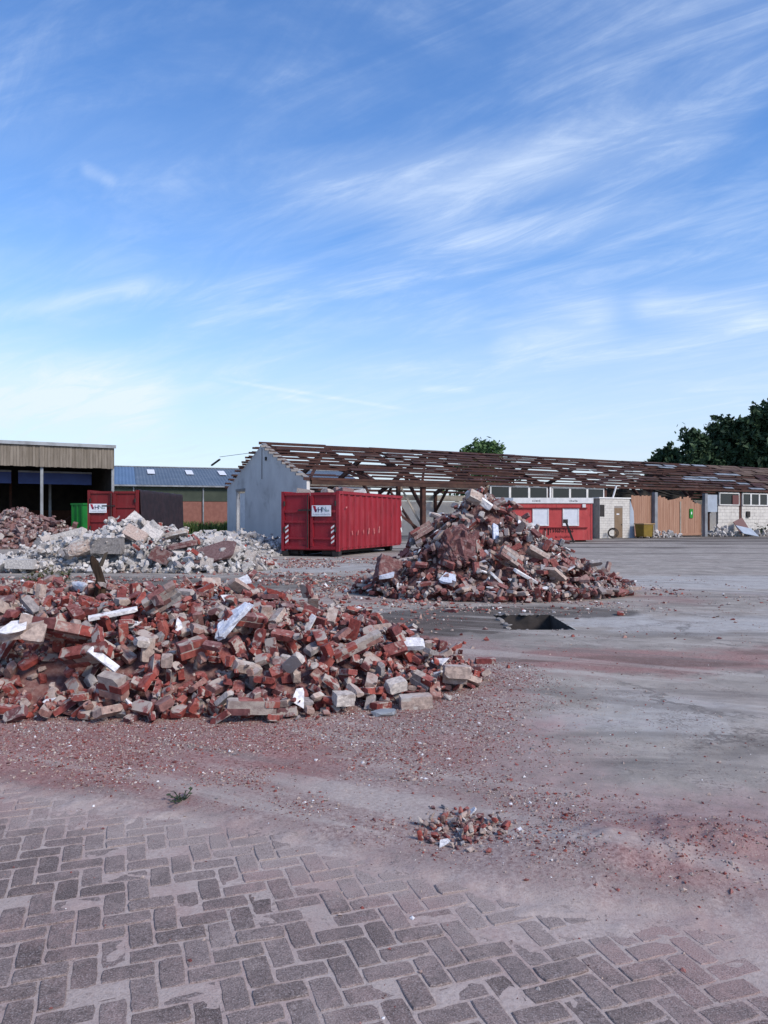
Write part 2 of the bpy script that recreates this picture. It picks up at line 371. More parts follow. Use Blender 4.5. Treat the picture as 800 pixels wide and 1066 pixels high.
def ground_material():
    t = NT('yard_ground'); P = t.pos()
    def sp(o):
        x = t.n('ShaderNodeSeparateXYZ'); t.l(o, x.inputs[0]); return x.outputs
    g, r, p = sp(t.attr('m1').outputs['Vector']); d, cl, pv = sp(t.attr('m2').outputs['Vector'])
    sep = sp(P)
    n05 = t.noise(P, .5, 6, .6); n2 = t.noise(P, 2.2, 8, .65, .3); n9 = t.noise(P, 9, 6, .65); n40 = t.noise(P, 45, 5, .7); n140 = t.noise(P, 150, 3, .7)
    st = t.noise(t.vmath('MULTIPLY', P, (.35, 1.6, 1)), 1.1, 8, .66, .6)
    st2 = t.noise(t.vmath('MULTIPLY', P, (.8, .25, 1)), 2.4, 7, .66, .5)
    def wob(m, k=.55): return t.ramp(t.math('ADD', m, t.math('ADD', t.math('MULTIPLY', t.math('SUBTRACT', n2, .5), k*1.7), t.math('MULTIPLY', t.math('SUBTRACT', n9, .5), k*1.0))), .12, .95)
    c = t.mix(t.ramp(n2, .3, .7), (.235, .212, .188), (.375, .343, .308))
    c = t.mix(t.ramp(st, .48, .70), c, (.19, .175, .162))
    c = t.mix(t.math('MULTIPLY', t.ramp(st2, .52, .72), .6), c, (.43, .40, .365))
    c = t.mix(t.math('MULTIPLY', t.ramp(n05, .45, .7), .35), c, (.28, .235, .215))
    c = t.mix(t.math('MULTIPLY', wob(cl, .4), .75), c, t.mix(t.ramp(n9, .3, .7), (.35, .345, .34), (.45, .445, .435)))
    c = t.mix(t.math('MULTIPLY', wob(p), .85), c, t.mix(t.ramp(n9, .3, .7), (.26, .172, .165), (.37, .268, .255)))
    c = t.mix(t.math('MULTIPLY', wob(g), .8), c, t.mix(t.ramp(n40, .32, .68), (.17, .112, .106), (.38, .31, .288)))
    c = t.mix(t.math('MULTIPLY', wob(r), .75), c, t.mix(t.ramp(n40, .34, .66), (.18, .070, .066), (.34, .185, .172)))
    c = t.mix(t.math('MULTIPLY', wob(d, .45), .85), c, t.mix(t.ramp(n2, .3, .7), (.042, .037, .033), (.095, .082, .072)))
    vo = t.n('ShaderNodeTexVoronoi', feature='DISTANCE_TO_EDGE'); t.l(t.vmath('ADD', P, (0, 0, 0)), vo.inputs['Vector']); vo.inputs['Scale'].default_value = .45
    wv = t.noise(P, 1.7, 5, .6); wn = t.n('ShaderNodeCombineXYZ'); t.l(wv, wn.inputs[0]); t.l(n9, wn.inputs[1]); t.l(t.vmath('ADD', P, wn.outputs[0]), vo.inputs['Vector'])
    ck = t.math('MULTIPLY', t.ramp(vo.outputs['Distance'], .014, .002), t.math('MULTIPLY', t.ramp(n05, .42, .6), .6))
    c = t.mix(t.math('MULTIPLY', ck, t.math('SUBTRACT', 1.0, g)), c, (.075, .068, .064))
    tr = t.noise(t.vmath('MULTIPLY', t.n('ShaderNodeVectorRotate', rotation_type='Z_AXIS').outputs[0], (1, 1, 1)), 1.0)
    rot = [x for x in t.t.nodes if x.bl_idname == 'ShaderNodeVectorRotate'][-1]; t.l(P, rot.inputs['Vector']); rot.inputs['Angle'].default_value = R(28)
    trk = t.noise(t.vmath('MULTIPLY', rot.outputs[0], (.12, 1.5, 1)), 1.6, 6, .6, .25)
    c = t.mix(t.math('MULTIPLY', t.ramp(trk, .54, .68), .55), c, (.17, .155, .145))
    c = t.mix(t.math('MULTIPLY', t.ramp(trk, .46, .34), .40), c, (.46, .425, .39))
    # fine sand lies in the joints of the paving
    sand = t.mix(t.ramp(n40, .3, .7), (.34, .282, .258), (.46, .39, .36))
    sand = t.mix(t.math('MULTIPLY', t.ramp(n2, .40, .66), .6), sand, (.34, .23, .212))
    c = t.mix(t.math('MULTIPLY', pv, .85), c, sand)
    # grit gathers in patches
    gp_ = t.math('MULTIPLY', t.ramp(n40, .50, .62), t.math('MULTIPLY', t.ramp(t.noise(P, 1.4, 7, .7, .5), .45, .62), .7))
    c = t.mix(gp_, c, (.115, .088, .080))
    # fine speckle
    c = t.mix(t.math('MULTIPLY', t.ramp(n140, .56, .72), .45), c, (.46, .43, .42))
    c = t.mix(t.math('MULTIPLY', t.ramp(n140, .42, .30), .5), c, (.09, .07, .07))
    wet = t.math('MULTIPLY', t.ramp(d, .45, .9), t.ramp(sep[1], 15.0, 13.0))
    rough = t.math('SUBTRACT', t.math('SUBTRACT', .93, t.math('MULTIPLY', wet, .06)), t.math('MULTIPLY', t.math('MULTIPLY', wob(cl, .4), t.ramp(n2, .35, .6)), .16))
    t.bump(t.math('ADD', t.math('MULTIPLY', n40, .6), t.math('ADD', t.math('MULTIPLY', n9, .8), t.math('MULTIPLY', n140, .3))), .55, .010)
    t.b.inputs['Specular IOR Level'].default_value = .04
    return t.base(c, rough)
GROUND = build_ground()

# pit in the slab: shallow sunken bay and a deep hole with water
def build_pit():
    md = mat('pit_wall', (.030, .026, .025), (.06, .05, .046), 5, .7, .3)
    a, b, c, d = PIT; g = -.004; z = -1.3; mb = MB()
    def wall(p, q): mb.add([(*p, g), (*q, g), (*q, z), (*p, z)], [(0, 1, 2, 3)])
    wall((a, c), (b, c)); wall((b, c), (b, d)); wall((a, c), (a, d)); wall((a, d), (b, d))
    mb.add([(a, c, z), (b, c, z), (b, d, z), (a, d, z)], [(0, 1, 2, 3)])
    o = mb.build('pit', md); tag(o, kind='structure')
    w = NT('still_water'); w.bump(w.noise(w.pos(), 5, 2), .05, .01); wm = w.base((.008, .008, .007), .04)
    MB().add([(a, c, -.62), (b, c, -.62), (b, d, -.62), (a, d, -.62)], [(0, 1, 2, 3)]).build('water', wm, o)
    # crumbled lip of the slab round the hole
    r = random.Random(3); lip = mat('broken_concrete', (.17, .16, .155), (.27, .25, .24), 12, .95, .4)
    for k in range(34):
        f = r.random(); e = r.randrange(4); x, y = [(a+(b-a)*f, c), (a+(b-a)*f, d), (a, c+(d-c)*f), (b, c+(d-c)*f)][e]
        sz = r.uniform(.03, .11)*(1.2 if e in (1, 2) else .6)
        V, F = lump(sz*1.4, sz, sz*.5, np.random.default_rng(k), 12); me = mesh_np('lip_stone', V, F); me.materials.append(lip)
        link('lip_stone', me, o, (x+r.gauss(0, .02), y+r.gauss(0, .02), -.004+sz*.05), (r.gauss(0, .2), r.gauss(0, .2), r.random()*6))
PITLATER = True

# ------------------------------------------------------------------ paving bricks (herringbone)
def build_paving():
    Lp, Wp, J, TH = .182, .091, .010, R(19.0)
    t = NT('paving_brick'); P = t.pos(); oi = t.n('ShaderNodeObjectInfo')
    rnd = t.math('FRACT', t.math('ADD', oi.outputs['Random'], t.attr('rnd').outputs['Fac']))
    oc = t.n('ShaderNodeSeparateColor'); t.l(oi.outputs['Color'], oc.inputs[0]); n40 = t.noise(P, 60, 5, .7); n6 = t.noise(P, 3.0, 6, .6, .3); n160 = t.noise(P, 190, 3, .7)
    c = t.mix(rnd, (.092, .074, .070), (.155, .126, .119))
    c = t.mix(t.ramp(n40, .35, .68), c, t.mix(1.0, c, (1.55, 1.5, 1.5), 'MULTIPLY'))
    n1 = t.noise(P, 1.3, 5, .6, .2); n12 = t.noise(P, 13, 7, .72, .3)
    dm = t.math('ADD', t.math('MULTIPLY', n6, .45), t.math('ADD', t.math('MULTIPLY', n12, .40), t.math('ADD', t.math('MULTIPLY', n40, .15), t.math('MULTIPLY', oc.outputs[0], .24))))
    dst = t.mix(t.ramp(n1, .42, .62), (.36, .295, .27), (.37, .255, .235))
    c = t.mix(t.math('MULTIPLY', t.ramp(dm, .40, .72), .74), c, dst)
    c = t.mix(t.math('MULTIPLY', t.ramp(n160, .53, .66), .55), c, (.42, .375, .37))
    c = t.mix(t.math('MULTIPLY', t.ramp(n160, .47, .32), .7), c, (.035, .03, .031))
    t.bump(t.math('ADD', n40, t.math('MULTIPLY', n160, .6)), .6, .004)
    m = t.base(c, .95); t.b.inputs['Specular IOR Level'].default_value = .05
    root = bpy.data.objects.new('paving', None); COL.objects.link(root); tag(root, kind='structure')
    def brick_mesh(k):
        r = random.Random(k); hx, hy, b, h = (Lp-J)/2, (Wp-J)/2, .0032, .07
        def ring(ix, z, n=5):
            pts = []
            for (x0, y0, x1, y1, k_) in ((-1, -1, 1, -1, 5), (1, -1, 1, 1, 3), (1, 1, -1, 1, 5), (-1, 1, -1, -1, 3)):
                for q in range(k_):
                    f = q/k_; pts.append([(x0+(x1-x0)*f)*(hx-ix), (y0+(y1-y0)*f)*(hy-ix), z])
            return pts
        r1 = ring(0, -h); r2 = ring(0, -b); r3 = ring(b, 0)
        for q in range(len(r2)):
            jx, jy = r.uniform(-.0022, .0022), r.uniform(-.0022, .0022)
            r2[q][0] += jx; r2[q][1] += jy; r3[q][0] += jx*1.3; r3[q][1] += jy*1.3; r3[q][2] += r.uniform(-.0012, .0004)
            if q in (0, 5, 8, 13):
                k2 = r.uniform(.93, 1.0); r2[q][0] *= k2; r2[q][1] *= k2; r3[q][0] *= k2; r3[q][1] *= k2
        V = r1+r2+r3; n = len(r1); F = []
        for a in range(2): F += [(a*n+q, a*n+(q+1) % n, (a+1)*n+(q+1) % n, (a+1)*n+q) for q in range(n)]
        F.append(tuple(range(2*n, 3*n)))
        me = bpy.data.meshes.new('paving_brick'); me.from_pydata(V, [], F); me.update(); me.materials.append(m)
        return me
    vars_ = [brick_mesh(k) for k in range(8)]
    cells = []
    for i in range(-60, 61):
        for j in range(-45, 75):
            k = (i-j) % 4
            if k == 0: cx, cy, ro = (i+1)*Wp, (j+.5)*Wp, 0
            elif k == 2: cx, cy, ro = (i+.5)*Wp, j*Wp, math.pi/2
            else: continue
            x = cx*math.cos(TH)-cy*math.sin(TH); y = cx*math.sin(TH)+cy*math.cos(TH)+2.6
            if y < 1.2 or abs(x) > 3.4 or y > 6: continue
            if float(pave_in(x, y)) < -.05: continue
            cells.append((x, y, ro+TH))
    out = []
    for (x, y, ro) in cells:
        u = 400+x/y*FPX; v = HZ+CAM_H/y*FPX
        vis = -20 < u < 820 and v < 1085
        gz = float(ground_z(x, y))
        out.append(((1 if vis and gz < .004 else 0)/y**2, x, y, ro))
    out.sort(key=lambda a: -a[0])
    V, F, RN = [], [], []
    for k, (s, x, y, ro) in enumerate(out):
        me = random.choice(vars_); z = random.gauss(0, .0016); e = Euler((random.gauss(0, .008), random.gauss(0, .008), ro+random.gauss(0, .012)+(math.pi if random.random() < .5 else 0)))
        if k < 300 and s > 0:
            o_ = link('paving_brick', me, root, (x, y, z), e); ed = float(sm(.75, .05, pave_in(x, y))); o_.color = (ed, ed, ed, 1)
        else:
            Mx = Matrix.Translation((x, y, z)) @ e.to_matrix().to_4x4(); o = len(V); rn = random.random()
            V += [tuple(Mx @ v.co) for v in me.vertices]; F += [tuple(q+o for q in p.vertices) for p in me.polygons]; RN += [rn]*len(me.vertices)
    me = bpy.data.meshes.new('paving_bricks'); me.from_pydata(V, [], F); me.update(); me.materials.append(m)
    a = me.attributes.new('rnd', 'FLOAT', 'POINT'); a.data.foreach_set('value', RN)
    o_ = tag(link('paving_bricks', me, root), kind='stuff'); o_.color = (.4, .4, .4, 1)
build_paving()

# ------------------------------------------------------------------ rubble pieces
def hull_piece(pts):
    bm = bmesh.new()
    for p in pts: bm.verts.new(p)
    r = bmesh.ops.convex_hull(bm, input=bm.verts)
    bmesh.ops.delete(bm, geom=[g for g in set(r['geom_interior']+r['geom_unused']) if isinstance(g, bmesh.types.BMVert)], context='VERTS')
    bm.normal_update(); bm.verts.ensure_lookup_table(); bm.verts.index_update()
    V = np.array([v.co[:] for v in bm.verts]); F = np.array([[v.index for v in f.verts] for f in bm.faces]); bm.free()
    return V, F
def samples(V, F, n, r):
    a, b, c = V[F[:, 0]], V[F[:, 1]], V[F[:, 2]]
    ar = np.linalg.norm(np.cross(b-a, c-a), axis=1); k = r.choice(len(F), n, p=ar/ar.sum())
    u = r.random((n, 1)); v = r.random((n, 1)); m = u+v > 1; u = np.where(m, 1-u, u); v = np.where(m, 1-v, v)
    return np.vstack([a[k]+(b[k]-a[k])*u+(c[k]-a[k])*v, V])
def chipped_box(sx, sy, sz, r, chip=.012, prob=.5, jag=0.0):
    pts = []
    for x in (-1, 1):
        for y in (-1, 1):
            for z in (-1, 1):
                p = np.array([x*sx/2, y*sy/2, z*sz/2])
                if jag and x > 0: p[0] -= r.random()*jag
                p += r.normal(0, 1, 3)*np.array([sx, sy, sz])*.012
                if r.random() < prob:
                    c = chip*(.5+r.random()*1.6)
                    for ax in range(3):
                        q = p.copy(); q[ax] -= math.copysign(min(c, (sx, sy, sz)[ax]*.35), p[ax]); pts.append(q)
                else: pts.append(p)
    return hull_piece(pts)
def lump(sx, sy, sz, r, n=16):
    p = r.normal(size=(n, 3)); p /= np.linalg.norm(p, axis=1)[:, None]; p = np.sign(p)*np.abs(p)**.62
    p *= np.array([sx, sy, sz])/2*(.8+.3*r.random((n, 1)))
    return hull_piece(p)
class Var: pass
def make_var(name, VF, m, r):
    v = Var(); v.name = name; v.V, v.F = VF; v.P = samples(v.V, v.F, 150, r); v.mat = m
    ext = v.V.max(0)-v.V.min(0); v.area = np.prod(np.sort(ext)[1:])
    me = mesh_np(name, v.V, v.F); me.materials.append(m)
    a = me.attributes.new('lp', 'FLOAT_VECTOR', 'POINT'); a.data.foreach_set('vector', v.V.astype(np.float32).ravel()); v.me = me
    return v
def brick_family(m, seed, s=1.0):
    r = np.random.default_rng(seed); L = []
    for k in range(8): L.append((make_var('brick', chipped_box(.21*s, .10*s, .058*s, r, .020*s, .72, .012*s), m, r), 1.25))
    for k in range(9): L.append((make_var('brick', chipped_box((.09+.06*r.random())*s, .10*s, .058*s, r, .022*s, .75, .06*s), m, r), 1.5))
    for k in range(8): L.append((make_var('brick_fragment', lump((.06+.07*r.random())*s, (.05+.05*r.random())*s, (.035+.03*r.random())*s, r), m, r), 1.6))
    return L
def chunk_family(m, seed, lo, hi, name='concrete_chunk'):
    r = np.random.default_rng(seed); L = []
    for k in range(8):
        a = lo+(hi-lo)*r.random()**2; L.append((make_var(name, chipped_box(a, a*(.45+.4*r.random()), a*(.3+.3*r.random()), r, a*.1, .7, a*.3), m, r), 1))
    for k in range(10):
        a = lo+(hi-lo)*.6*r.random()**2; L.append((make_var(name, lump(a, a*(.6+.3*r.random()), a*(.45+.3*r.random()), r), m, r), 1.5))
    return L
def shard_family(m, seed, lo, hi, name='plaster_shard'):
    r = np.random.default_rng(seed); L = []
    for k in range(7):
        a = lo+(hi-lo)*r.random(); b = a*(.3+.5*r.random()); th = .012+.012*r.random(); n = 5+int(r.integers(3)); an = np.sort(r.random(n)*6.283)
        pts = [(a/2*math.cos(t)*(.8+.4*r.random()), b/2*math.sin(t), z) for t in an for z in (-th/2, th/2)]
        L.append((make_var(name, hull_piece(pts), m, r), 1))
    return L

class Heap:
    """heap of loose rubble: pieces are dropped one by one on a growing height map"""
    def __init__(s, name, label, hfun, x0, x1, y0, y1, res, core_mat, drop=.1, seed=1):
        s.x0, s.y0, s.res = x0, y0, res; s.r = np.random.default_rng(seed)
        s.xs = np.arange(x0, x1, res); s.ys = np.arange(y0, y1, res); X, Y = np.meshgrid(s.xs, s.ys)
        s.full = hfun(X, Y); g = ground_z(X, Y); core = s.full-drop+(fbm(X*2.2/drop*.1, Y*2.2/drop*.1, seed, 4)-.5)*drop*1.2
        s.H = np.maximum(core, g); s.H0 = s.H.copy(); s.g = g; s.gx = np.gradient(s.full, res, axis=1); s.gy = np.gradient(s.full, res, axis=0)
        s.cx, s.cy = (x0+x1)/2, (y0+y1)/2
        s.root = thing(name, label, 'rubble heap', (s.cx, s.cy, 0)); s.pl = []; s.keep = []
        # core sheet under the loose pieces
        st = max(1, int(round(.06/res))) if res < .06 else 1
        Hc = np.where(core > g+.004, core, g-.03)[::st, ::st]; xs = s.xs[::st]; ys = s.ys[::st]; nx, ny = len(xs), len(ys)
        Xc, Yc = np.meshgrid(xs, ys); rr = np.random.default_rng(seed+5)
        V = np.stack([(Xc+rr.normal(0, res*.3, Xc.shape)-s.cx).ravel(), (Yc+rr.normal(0, res*.3, Xc.shape)-s.cy).ravel(), (Hc+rr.normal(0, drop*.05, Hc.shape)).ravel()], 1)
        i, j = np.meshgrid(np.arange(nx-1), np.arange(ny-1)); a = j*nx+i
        F = np.stack([a, a+1, a+nx+1, a+nx], -1); mx = np.maximum(np.maximum(Hc[:-1, :-1], Hc[1:, 1:]), np.maximum(Hc[1:, :-1], Hc[:-1, 1:]))
        F = F[(mx > g[::st, ::st][:-1, :-1]+.0)]
        if len(F):
            me = mesh_np('rubble_fines', V, F); me.materials.append(core_mat); o = link('rubble_fines', me, s.root)
    def idx(s, x, y):
        return np.clip(((np.asarray(y)-s.y0)/s.res+.5).astype(int), 0, len(s.ys)-1), np.clip(((np.asarray(x)-s.x0)/s.res+.5).astype(int), 0, len(s.xs)-1)
    def rest(s, P, x, y, pct=94):
        j, i = s.idx(P[:, 0]+x, P[:, 1]+y); return float(np.percentile(s.H[j, i]-P[:, 2], pct))
    def stamp(s, P, x, y, z):
        j, i = s.idx(P[:, 0]+x, P[:, 1]+y); np.maximum.at(s.H, (j, i), P[:, 2]+z)
    def scatter(s, fam, n, smin=.8, smax=1.2, tilt=.5, edge=.03, wfun=None, wlow=None, over=.03):
        w = np.array([b for a, b in fam]); w = w/w.sum(); k = 0; tries = 0
        while k < n and tries < n*30:
            tries += 1
            xx = s.xs[0]+s.r.random(7)*(s.xs[-1]-s.xs[0]); yy = s.ys[0]+s.r.random(7)*(s.ys[-1]-s.ys[0]); jj, ii = s.idx(xx, yy)
            ff = s.full[jj, ii]; ok = ff > .0005
            if wlow is not None: ok &= wlow(xx, yy)
            if not ok.any(): continue
            b = int(np.argmin(np.where(ok, s.H[jj, ii]-s.H0[jj, ii], 1e9))); x, y, j, i = float(xx[b]), float(yy[b]), jj[b], ii[b]
            f = ff[b]
            if s.H[max(0, j-2):j+3, max(0, i-2):i+3].mean() > f+over: continue
            if f < edge and s.r.random() > .05+.95*max(0, f/edge): continue
            if f <= 0.0005: continue
            if wfun and s.r.random() > wfun(x, y): continue
            if any((x-a)**2+(y-b)**2 < c*c for a, b, c in s.keep): continue
            v = fam[s.r.choice(len(fam), p=w)][0]; sc = smin+(smax-smin)*s.r.random()
            nrm = Vector((-s.gx[j, i]*.8, -s.gy[j, i]*.8, 1)).normalized(); q = nrm.to_track_quat('Z', 'Y')
            if s.r.random() < .22: e = Euler(tuple(s.r.random(3)*6.283))
            else: e = Euler((s.r.normal(0, tilt*.6), s.r.normal(0, tilt*.6), s.r.random()*6.283))
            Mx = (q.to_matrix() @ e.to_matrix()); A = np.array(Mx)*sc; P = v.P @ A.T
            z = s.rest(P, x, y, 92); s.stamp(P, x, y, z); s.pl.append((v, x, y, z, Mx, sc, P)); k += 1
    def ray(s, px, py):
        best = None
        for d in np.arange(s.ys[0], s.ys[-1], s.res*.5):
            p = at(px, py, d); j, i = s.idx(p.x, p.y)
            if p.z <= s.H[j, i]: return p.x, p.y
        return at(px, py, s.cy).x, s.cy
    def settle(s, P, px, py, keep=.1, sink=0.0, pct=88):
        x, y = s.ray(px, py); z = s.rest(P, x, y, pct)-sink; s.stamp(P, x, y, z); s.keep.append((x, y, keep)); return Vector((x, y, z))
    def finish(s, nparts=300, stuff_name='loose_rubble'):
        # which pieces the photograph's viewpoint sees most of
        n = len(s.pl); cnt = np.zeros(n)
        Q = np.vstack([p[6]+np.array([p[1], p[2], p[3]]) for p in s.pl]); ids = np.concatenate([np.full(len(p[6]), k) for k, p in enumerate(s.pl)])
        u = 400+Q[:, 0]/Q[:, 1]*FPX; v = HZ+(CAM_H-Q[:, 2])/Q[:, 1]*FPX; d = Q[:, 1]; c = 3.0 if s.cy < 12 else 2.0
        ok = (u > 0) & (u < 800) & (v < 1066); iu = np.clip(u/c, 0, 800/c).astype(int); iv = np.clip(v/c, 0, 1066/c).astype(int)
        zb = np.full((int(1066/c)+2, int(800/c)+2), 1e9); np.minimum.at(zb, (iv[ok], iu[ok]), d[ok])
        vis = ok & (d < zb[iv, iu]+.05*s.cy/8); np.add.at(cnt, ids[vis], 1)
        score = np.array([cnt[k]*p[0].area*p[5]**2/p[2]**2 for k, p in enumerate(s.pl)])
        order = np.argsort(-score); top = set(int(k) for k in order[:nparts] if score[k] > 0)
        V, F, LP, RN, MI, mats = [], [], [], [], [], []; o = 0; rr = np.random.default_rng(3)
        for k, (v, x, y, z, Mx, sc, P) in enumerate(s.pl):
            if k in top: link(v.name, v.me, s.root, (x-s.cx, y-s.cy, z), Mx.to_euler(), (sc,)*3)
            else:
                if v.mat not in mats: mats.append(v.mat)
                V.append(v.V @ (np.array(Mx)*sc).T+np.array([x-s.cx, y-s.cy, z])); F.append(v.F+o); o += len(v.V)
                LP.append(v.V); RN.append(np.full(len(v.V), rr.random())); MI.append(np.full(len(v.F), mats.index(v.mat)))
        if V:
            me = mesh_np(stuff_name, np.vstack(V), np.vstack(F))
            a = me.attributes.new('lp', 'FLOAT_VECTOR', 'POINT'); a.data.foreach_set('vector', np.vstack(LP).astype(np.float32).ravel())
            a = me.attributes.new('rnd', 'FLOAT', 'POINT'); a.data.foreach_set('value', np.concatenate(RN).astype(np.float32))
            for m in mats: me.materials.append(m)
            me.polygons.foreach_set('material_index', np.concatenate(MI).astype(np.int32))
            tag(link(stuff_name, me, s.root), kind='stuff')

def box_pts(sx, sy, sz, n=160):
    r = np.random.default_rng(2); p = (r.random((n, 3))-.5); ax = r.integers(0, 3, n); p[np.arange(n), ax] = np.sign(p[np.arange(n), ax])*.5
    return p*np.array([sx, sy, sz])
def masonry(heap, px, py, label, courses=3, nlong=2, deep=1, rot=(0, 0, 0), s=1.0, m=None, bl=.21, bw=.10, bh=.056, seed=0, sink=.02, cat='masonry chunk', tile=False):
    """several bricks still bonded by mortar; courses run along local z, bricks along local x"""
    r = np.random.default_rng(seed+100); m = m or M_red; j = .011
    L, Wd, Hh = nlong*(bl+j)*s, deep*(bw+j)*s, courses*(bh+j)*s
    e = Euler(tuple(R(a) for a in rot)); P = box_pts(L, Wd, Hh) @ np.array(e.to_matrix()).T
    loc = heap.settle(P, px, py, max(L, Wd)*.42, sink)
    root = thing('masonry_chunk', label, cat, loc, rot=e)
    V, F = chipped_box(L*.93, Wd*.82, Hh*.90, r, .02*s, .6, .03*s)
    me = mesh_np('mortar', V, F); me.materials.append(M_mortar); link('mortar', me, root)
    for c in range(courses):
        for w in range(deep):
            off = (bl+j)/2*s if (c+w) % 2 else 0
            a = -L/2
            while a < L/2-.01:
                a1 = min(a+(bl*s if not (a == -L/2 and off) else bl*s/2-j*s/2), L/2+.02*s*r.random())
                ln = a1-a
                if ln > .03*s and r.random() > (.12 if c in (0, courses-1) else .03):
                    V, F = chipped_box(ln, bw*s, bh*s, r, .009*s, .4)
                    mb = mesh_np('brick', V, F); mb.materials.append(m)
                    at_ = mb.attributes.new('lp', 'FLOAT_VECTOR', 'POINT'); at_.data.foreach_set('vector', (V*np.array([1, 1, .45])).astype(np.float32).ravel())
                    link('brick', mb, root, (a+ln/2+r.normal(0, .002), -Wd/2+(w+.5)*(bw+j)*s+r.normal(0, .003), -Hh/2+(c+.5)*(bh+j)*s), Euler(tuple(r.normal(0, .015, 3))))
                a = a1+j*s
    return root
def solid(heap, px, py, name, label, cat, size, rot, m, seed=0, sink=.01, jag=0.0, chip=.02, kind='box', group=None, pct=88, rough=0):
    rough = rough or min(.008, min(size)*.05)
    r = np.random.default_rng(seed+300)
    if kind == 'box': V, F = chipped_box(*size, r, chip, .6, jag)
    elif kind == 'lump': V, F = lump(*size, r, 46)
    else:                                   # irregular slab outline
        n = 8; an = np.sort(r.random(n)*6.283); V, F = hull_piece([(size[0]/2*math.copysign(abs(math.cos(t))**.6, math.cos(t))*(.85+.2*r.random()), size[1]/2*math.copysign(abs(math.sin(t))**.6, math.sin(t))*(.85+.2*r.random()), z) for t in an for z in (-size[2]/2, size[2]/2)])
    if rough:
        bm = bmesh.new()
        vs = [bm.verts.new(v) for v in V]
        for f in F: bm.faces.new([vs[k] for k in f])
        bmesh.ops.subdivide_edges(bm, edges=bm.edges[:], cuts=5, use_grid_fill=True); bm.normal_update()
        for v in bm.verts:
            q = v.co*(7/max(size)); k = float(fbm(q.x+q.z*.35+9, q.z+q.y*.6+9, seed, 4, .75))-.5; v.co += v.normal*k*rough*2.2
        bmesh.ops.triangulate(bm, faces=bm.faces[:]); bm.verts.index_update()
        V = np.array([v.co[:] for v in bm.verts]); F = np.array([[v.index for v in f.verts] for f in bm.faces]); bm.free()
    e = Euler(tuple(R(a) for a in rot)); P = samples(V, F, 200, r) @ np.array(e.to_matrix()).T
    loc = heap.settle(P, px, py, max(size)*.42, sink, pct)
    me = mesh_np(name, V, F); me.materials.append(m)
    a = me.attributes.new('lp', 'FLOAT_VECTOR', 'POINT'); a.data.foreach_set('vector', V.astype(np.float32).ravel())
    o = link(name, me, None, loc, e); return tag(o, label, cat, group)

FAM_RED = brick_family(M_red, 11); FAM_DARK = brick_family(M_dark, 12, 1.05); FAM_SHARD = shard_family(M_shard, 13, .07, .20)
FAM_TAN = [(a, b) for a, b in brick_family(M_tan, 14)]; FAM_WHITE = chunk_family(M_white, 15, .14, .50); FAM_WSMALL = chunk_family(M_white, 16, .08, .2)
FAM_PINK = chunk_family(M_pink, 17, .25, .75, 'brick_chunk'); FAM_PINKS = chunk_family(M_pink, 18, .12, .3, 'brick_chunk')
FAM_GREYCH = chunk_family(M_white, 19, .06, .16)

# ---- front heap
def h_front(X, Y):
    yf = np.interp(X, [-7, -4.4, -2.2, -1.1, 0, .5, .85, 1.1], [5.9, 5.75, 5.6, 5.5, 5.95, 6.3, 6.8, 7.3])+(fbm(X*1.7, X*0+3, 71, 3)-.5)*.5
    yb = np.interp(X, [-7, -3.5, -1.5, -.3, .6, 1.1], [11.8, 11.4, 10.6, 9.6, 8.4, 7.6])
    top = np.interp(X, [-7, -4, -1.45, -.75, .1, .55, .85, 1.02], [.58, .61, .60, .49, .37, .25, .14, 0])
    k = sm(0, 1.25, Y-yf)*sm(0, 2.2, yb-Y)
    return top*k*(1+.35*(fbm(X*1.3, Y*1.3, 77, 3)-.5))
front = Heap('rubble_heap', 'wide low heap of broken red bricks nearest the camera, behind the paving', h_front, -6.8, 1.25, 5.2, 13.2, .02, M_core, .09, 21)
vz = lambda x, y: (y < 9.8) & (np.abs(x)/np.maximum(y, .1) < .62)
front.scatter(FAM_RED, 900, .7, 1.0, .6); front.scatter(FAM_RED, 2100, .6, .98, .6, wlow=vz); front.scatter(FAM_TAN, 90, .8, 1.1, .6, wlow=vz); front.scatter(FAM_SHARD, 50, .7, 1.1, .6, wlow=vz)
F_ = front
masonry(F_, 58, 682, 'long red masonry chunk with four visible brick courses near the left edge', 4, 3, 1, (62, 14, 20), .82, seed=1)
masonry(F_, 92, 664, 'red brick masonry chunk with a pale mortar seam beside the white strip', 3, 2, 1, (50, -10, -12), .9, seed=2)
masonry(F_, 372, 684, 'long pale mortared brick chunk tilted up to the right in the front heap', 2, 3, 1, (20, -22, 22), .68, M_red, seed=3)
masonry(F_, 168, 640, 'tilted stack of thin dark bricks still bonded at the crest of the front heap', 4, 2, 1, (35, -32, 15), .72, M_dark, seed=4)
masonry(F_, 262, 742, 'rounded red-brown masonry chunk at the front foot of the heap', 2, 2, 1, (8, 4, 14), .86, seed=5)
masonry(F_, 118, 726, 'squat red masonry chunk low in the front heap left of centre', 3, 1, 1, (20, 8, -18), .95, seed=6)
masonry(F_, 255, 660, 'weathered two-course brick chunk lying behind the pale blue slab', 2, 2, 1, (30, 12, 40), .85, seed=7)
masonry(F_, 318, 628, 'dark red brick chunk on the back crest of the front heap', 3, 2, 1, (25, 10, -20), .75, M_dark, seed=8)
masonry(F_, 418, 690, 'upright red brick chunk leaning on the right shoulder of the front heap', 2, 2, 1, (70, 62, 10), .8, seed=9)
masonry(F_, 200, 690, 'short red brick chunk in the middle of the front heap', 2, 1, 1, (15, -14, 30), 1.0, seed=10)
masonry(F_, 440, 712, 'small pair of mortared bricks near the right foot of the front heap', 2, 1, 1, (12, 20, -30), .85, seed=11)
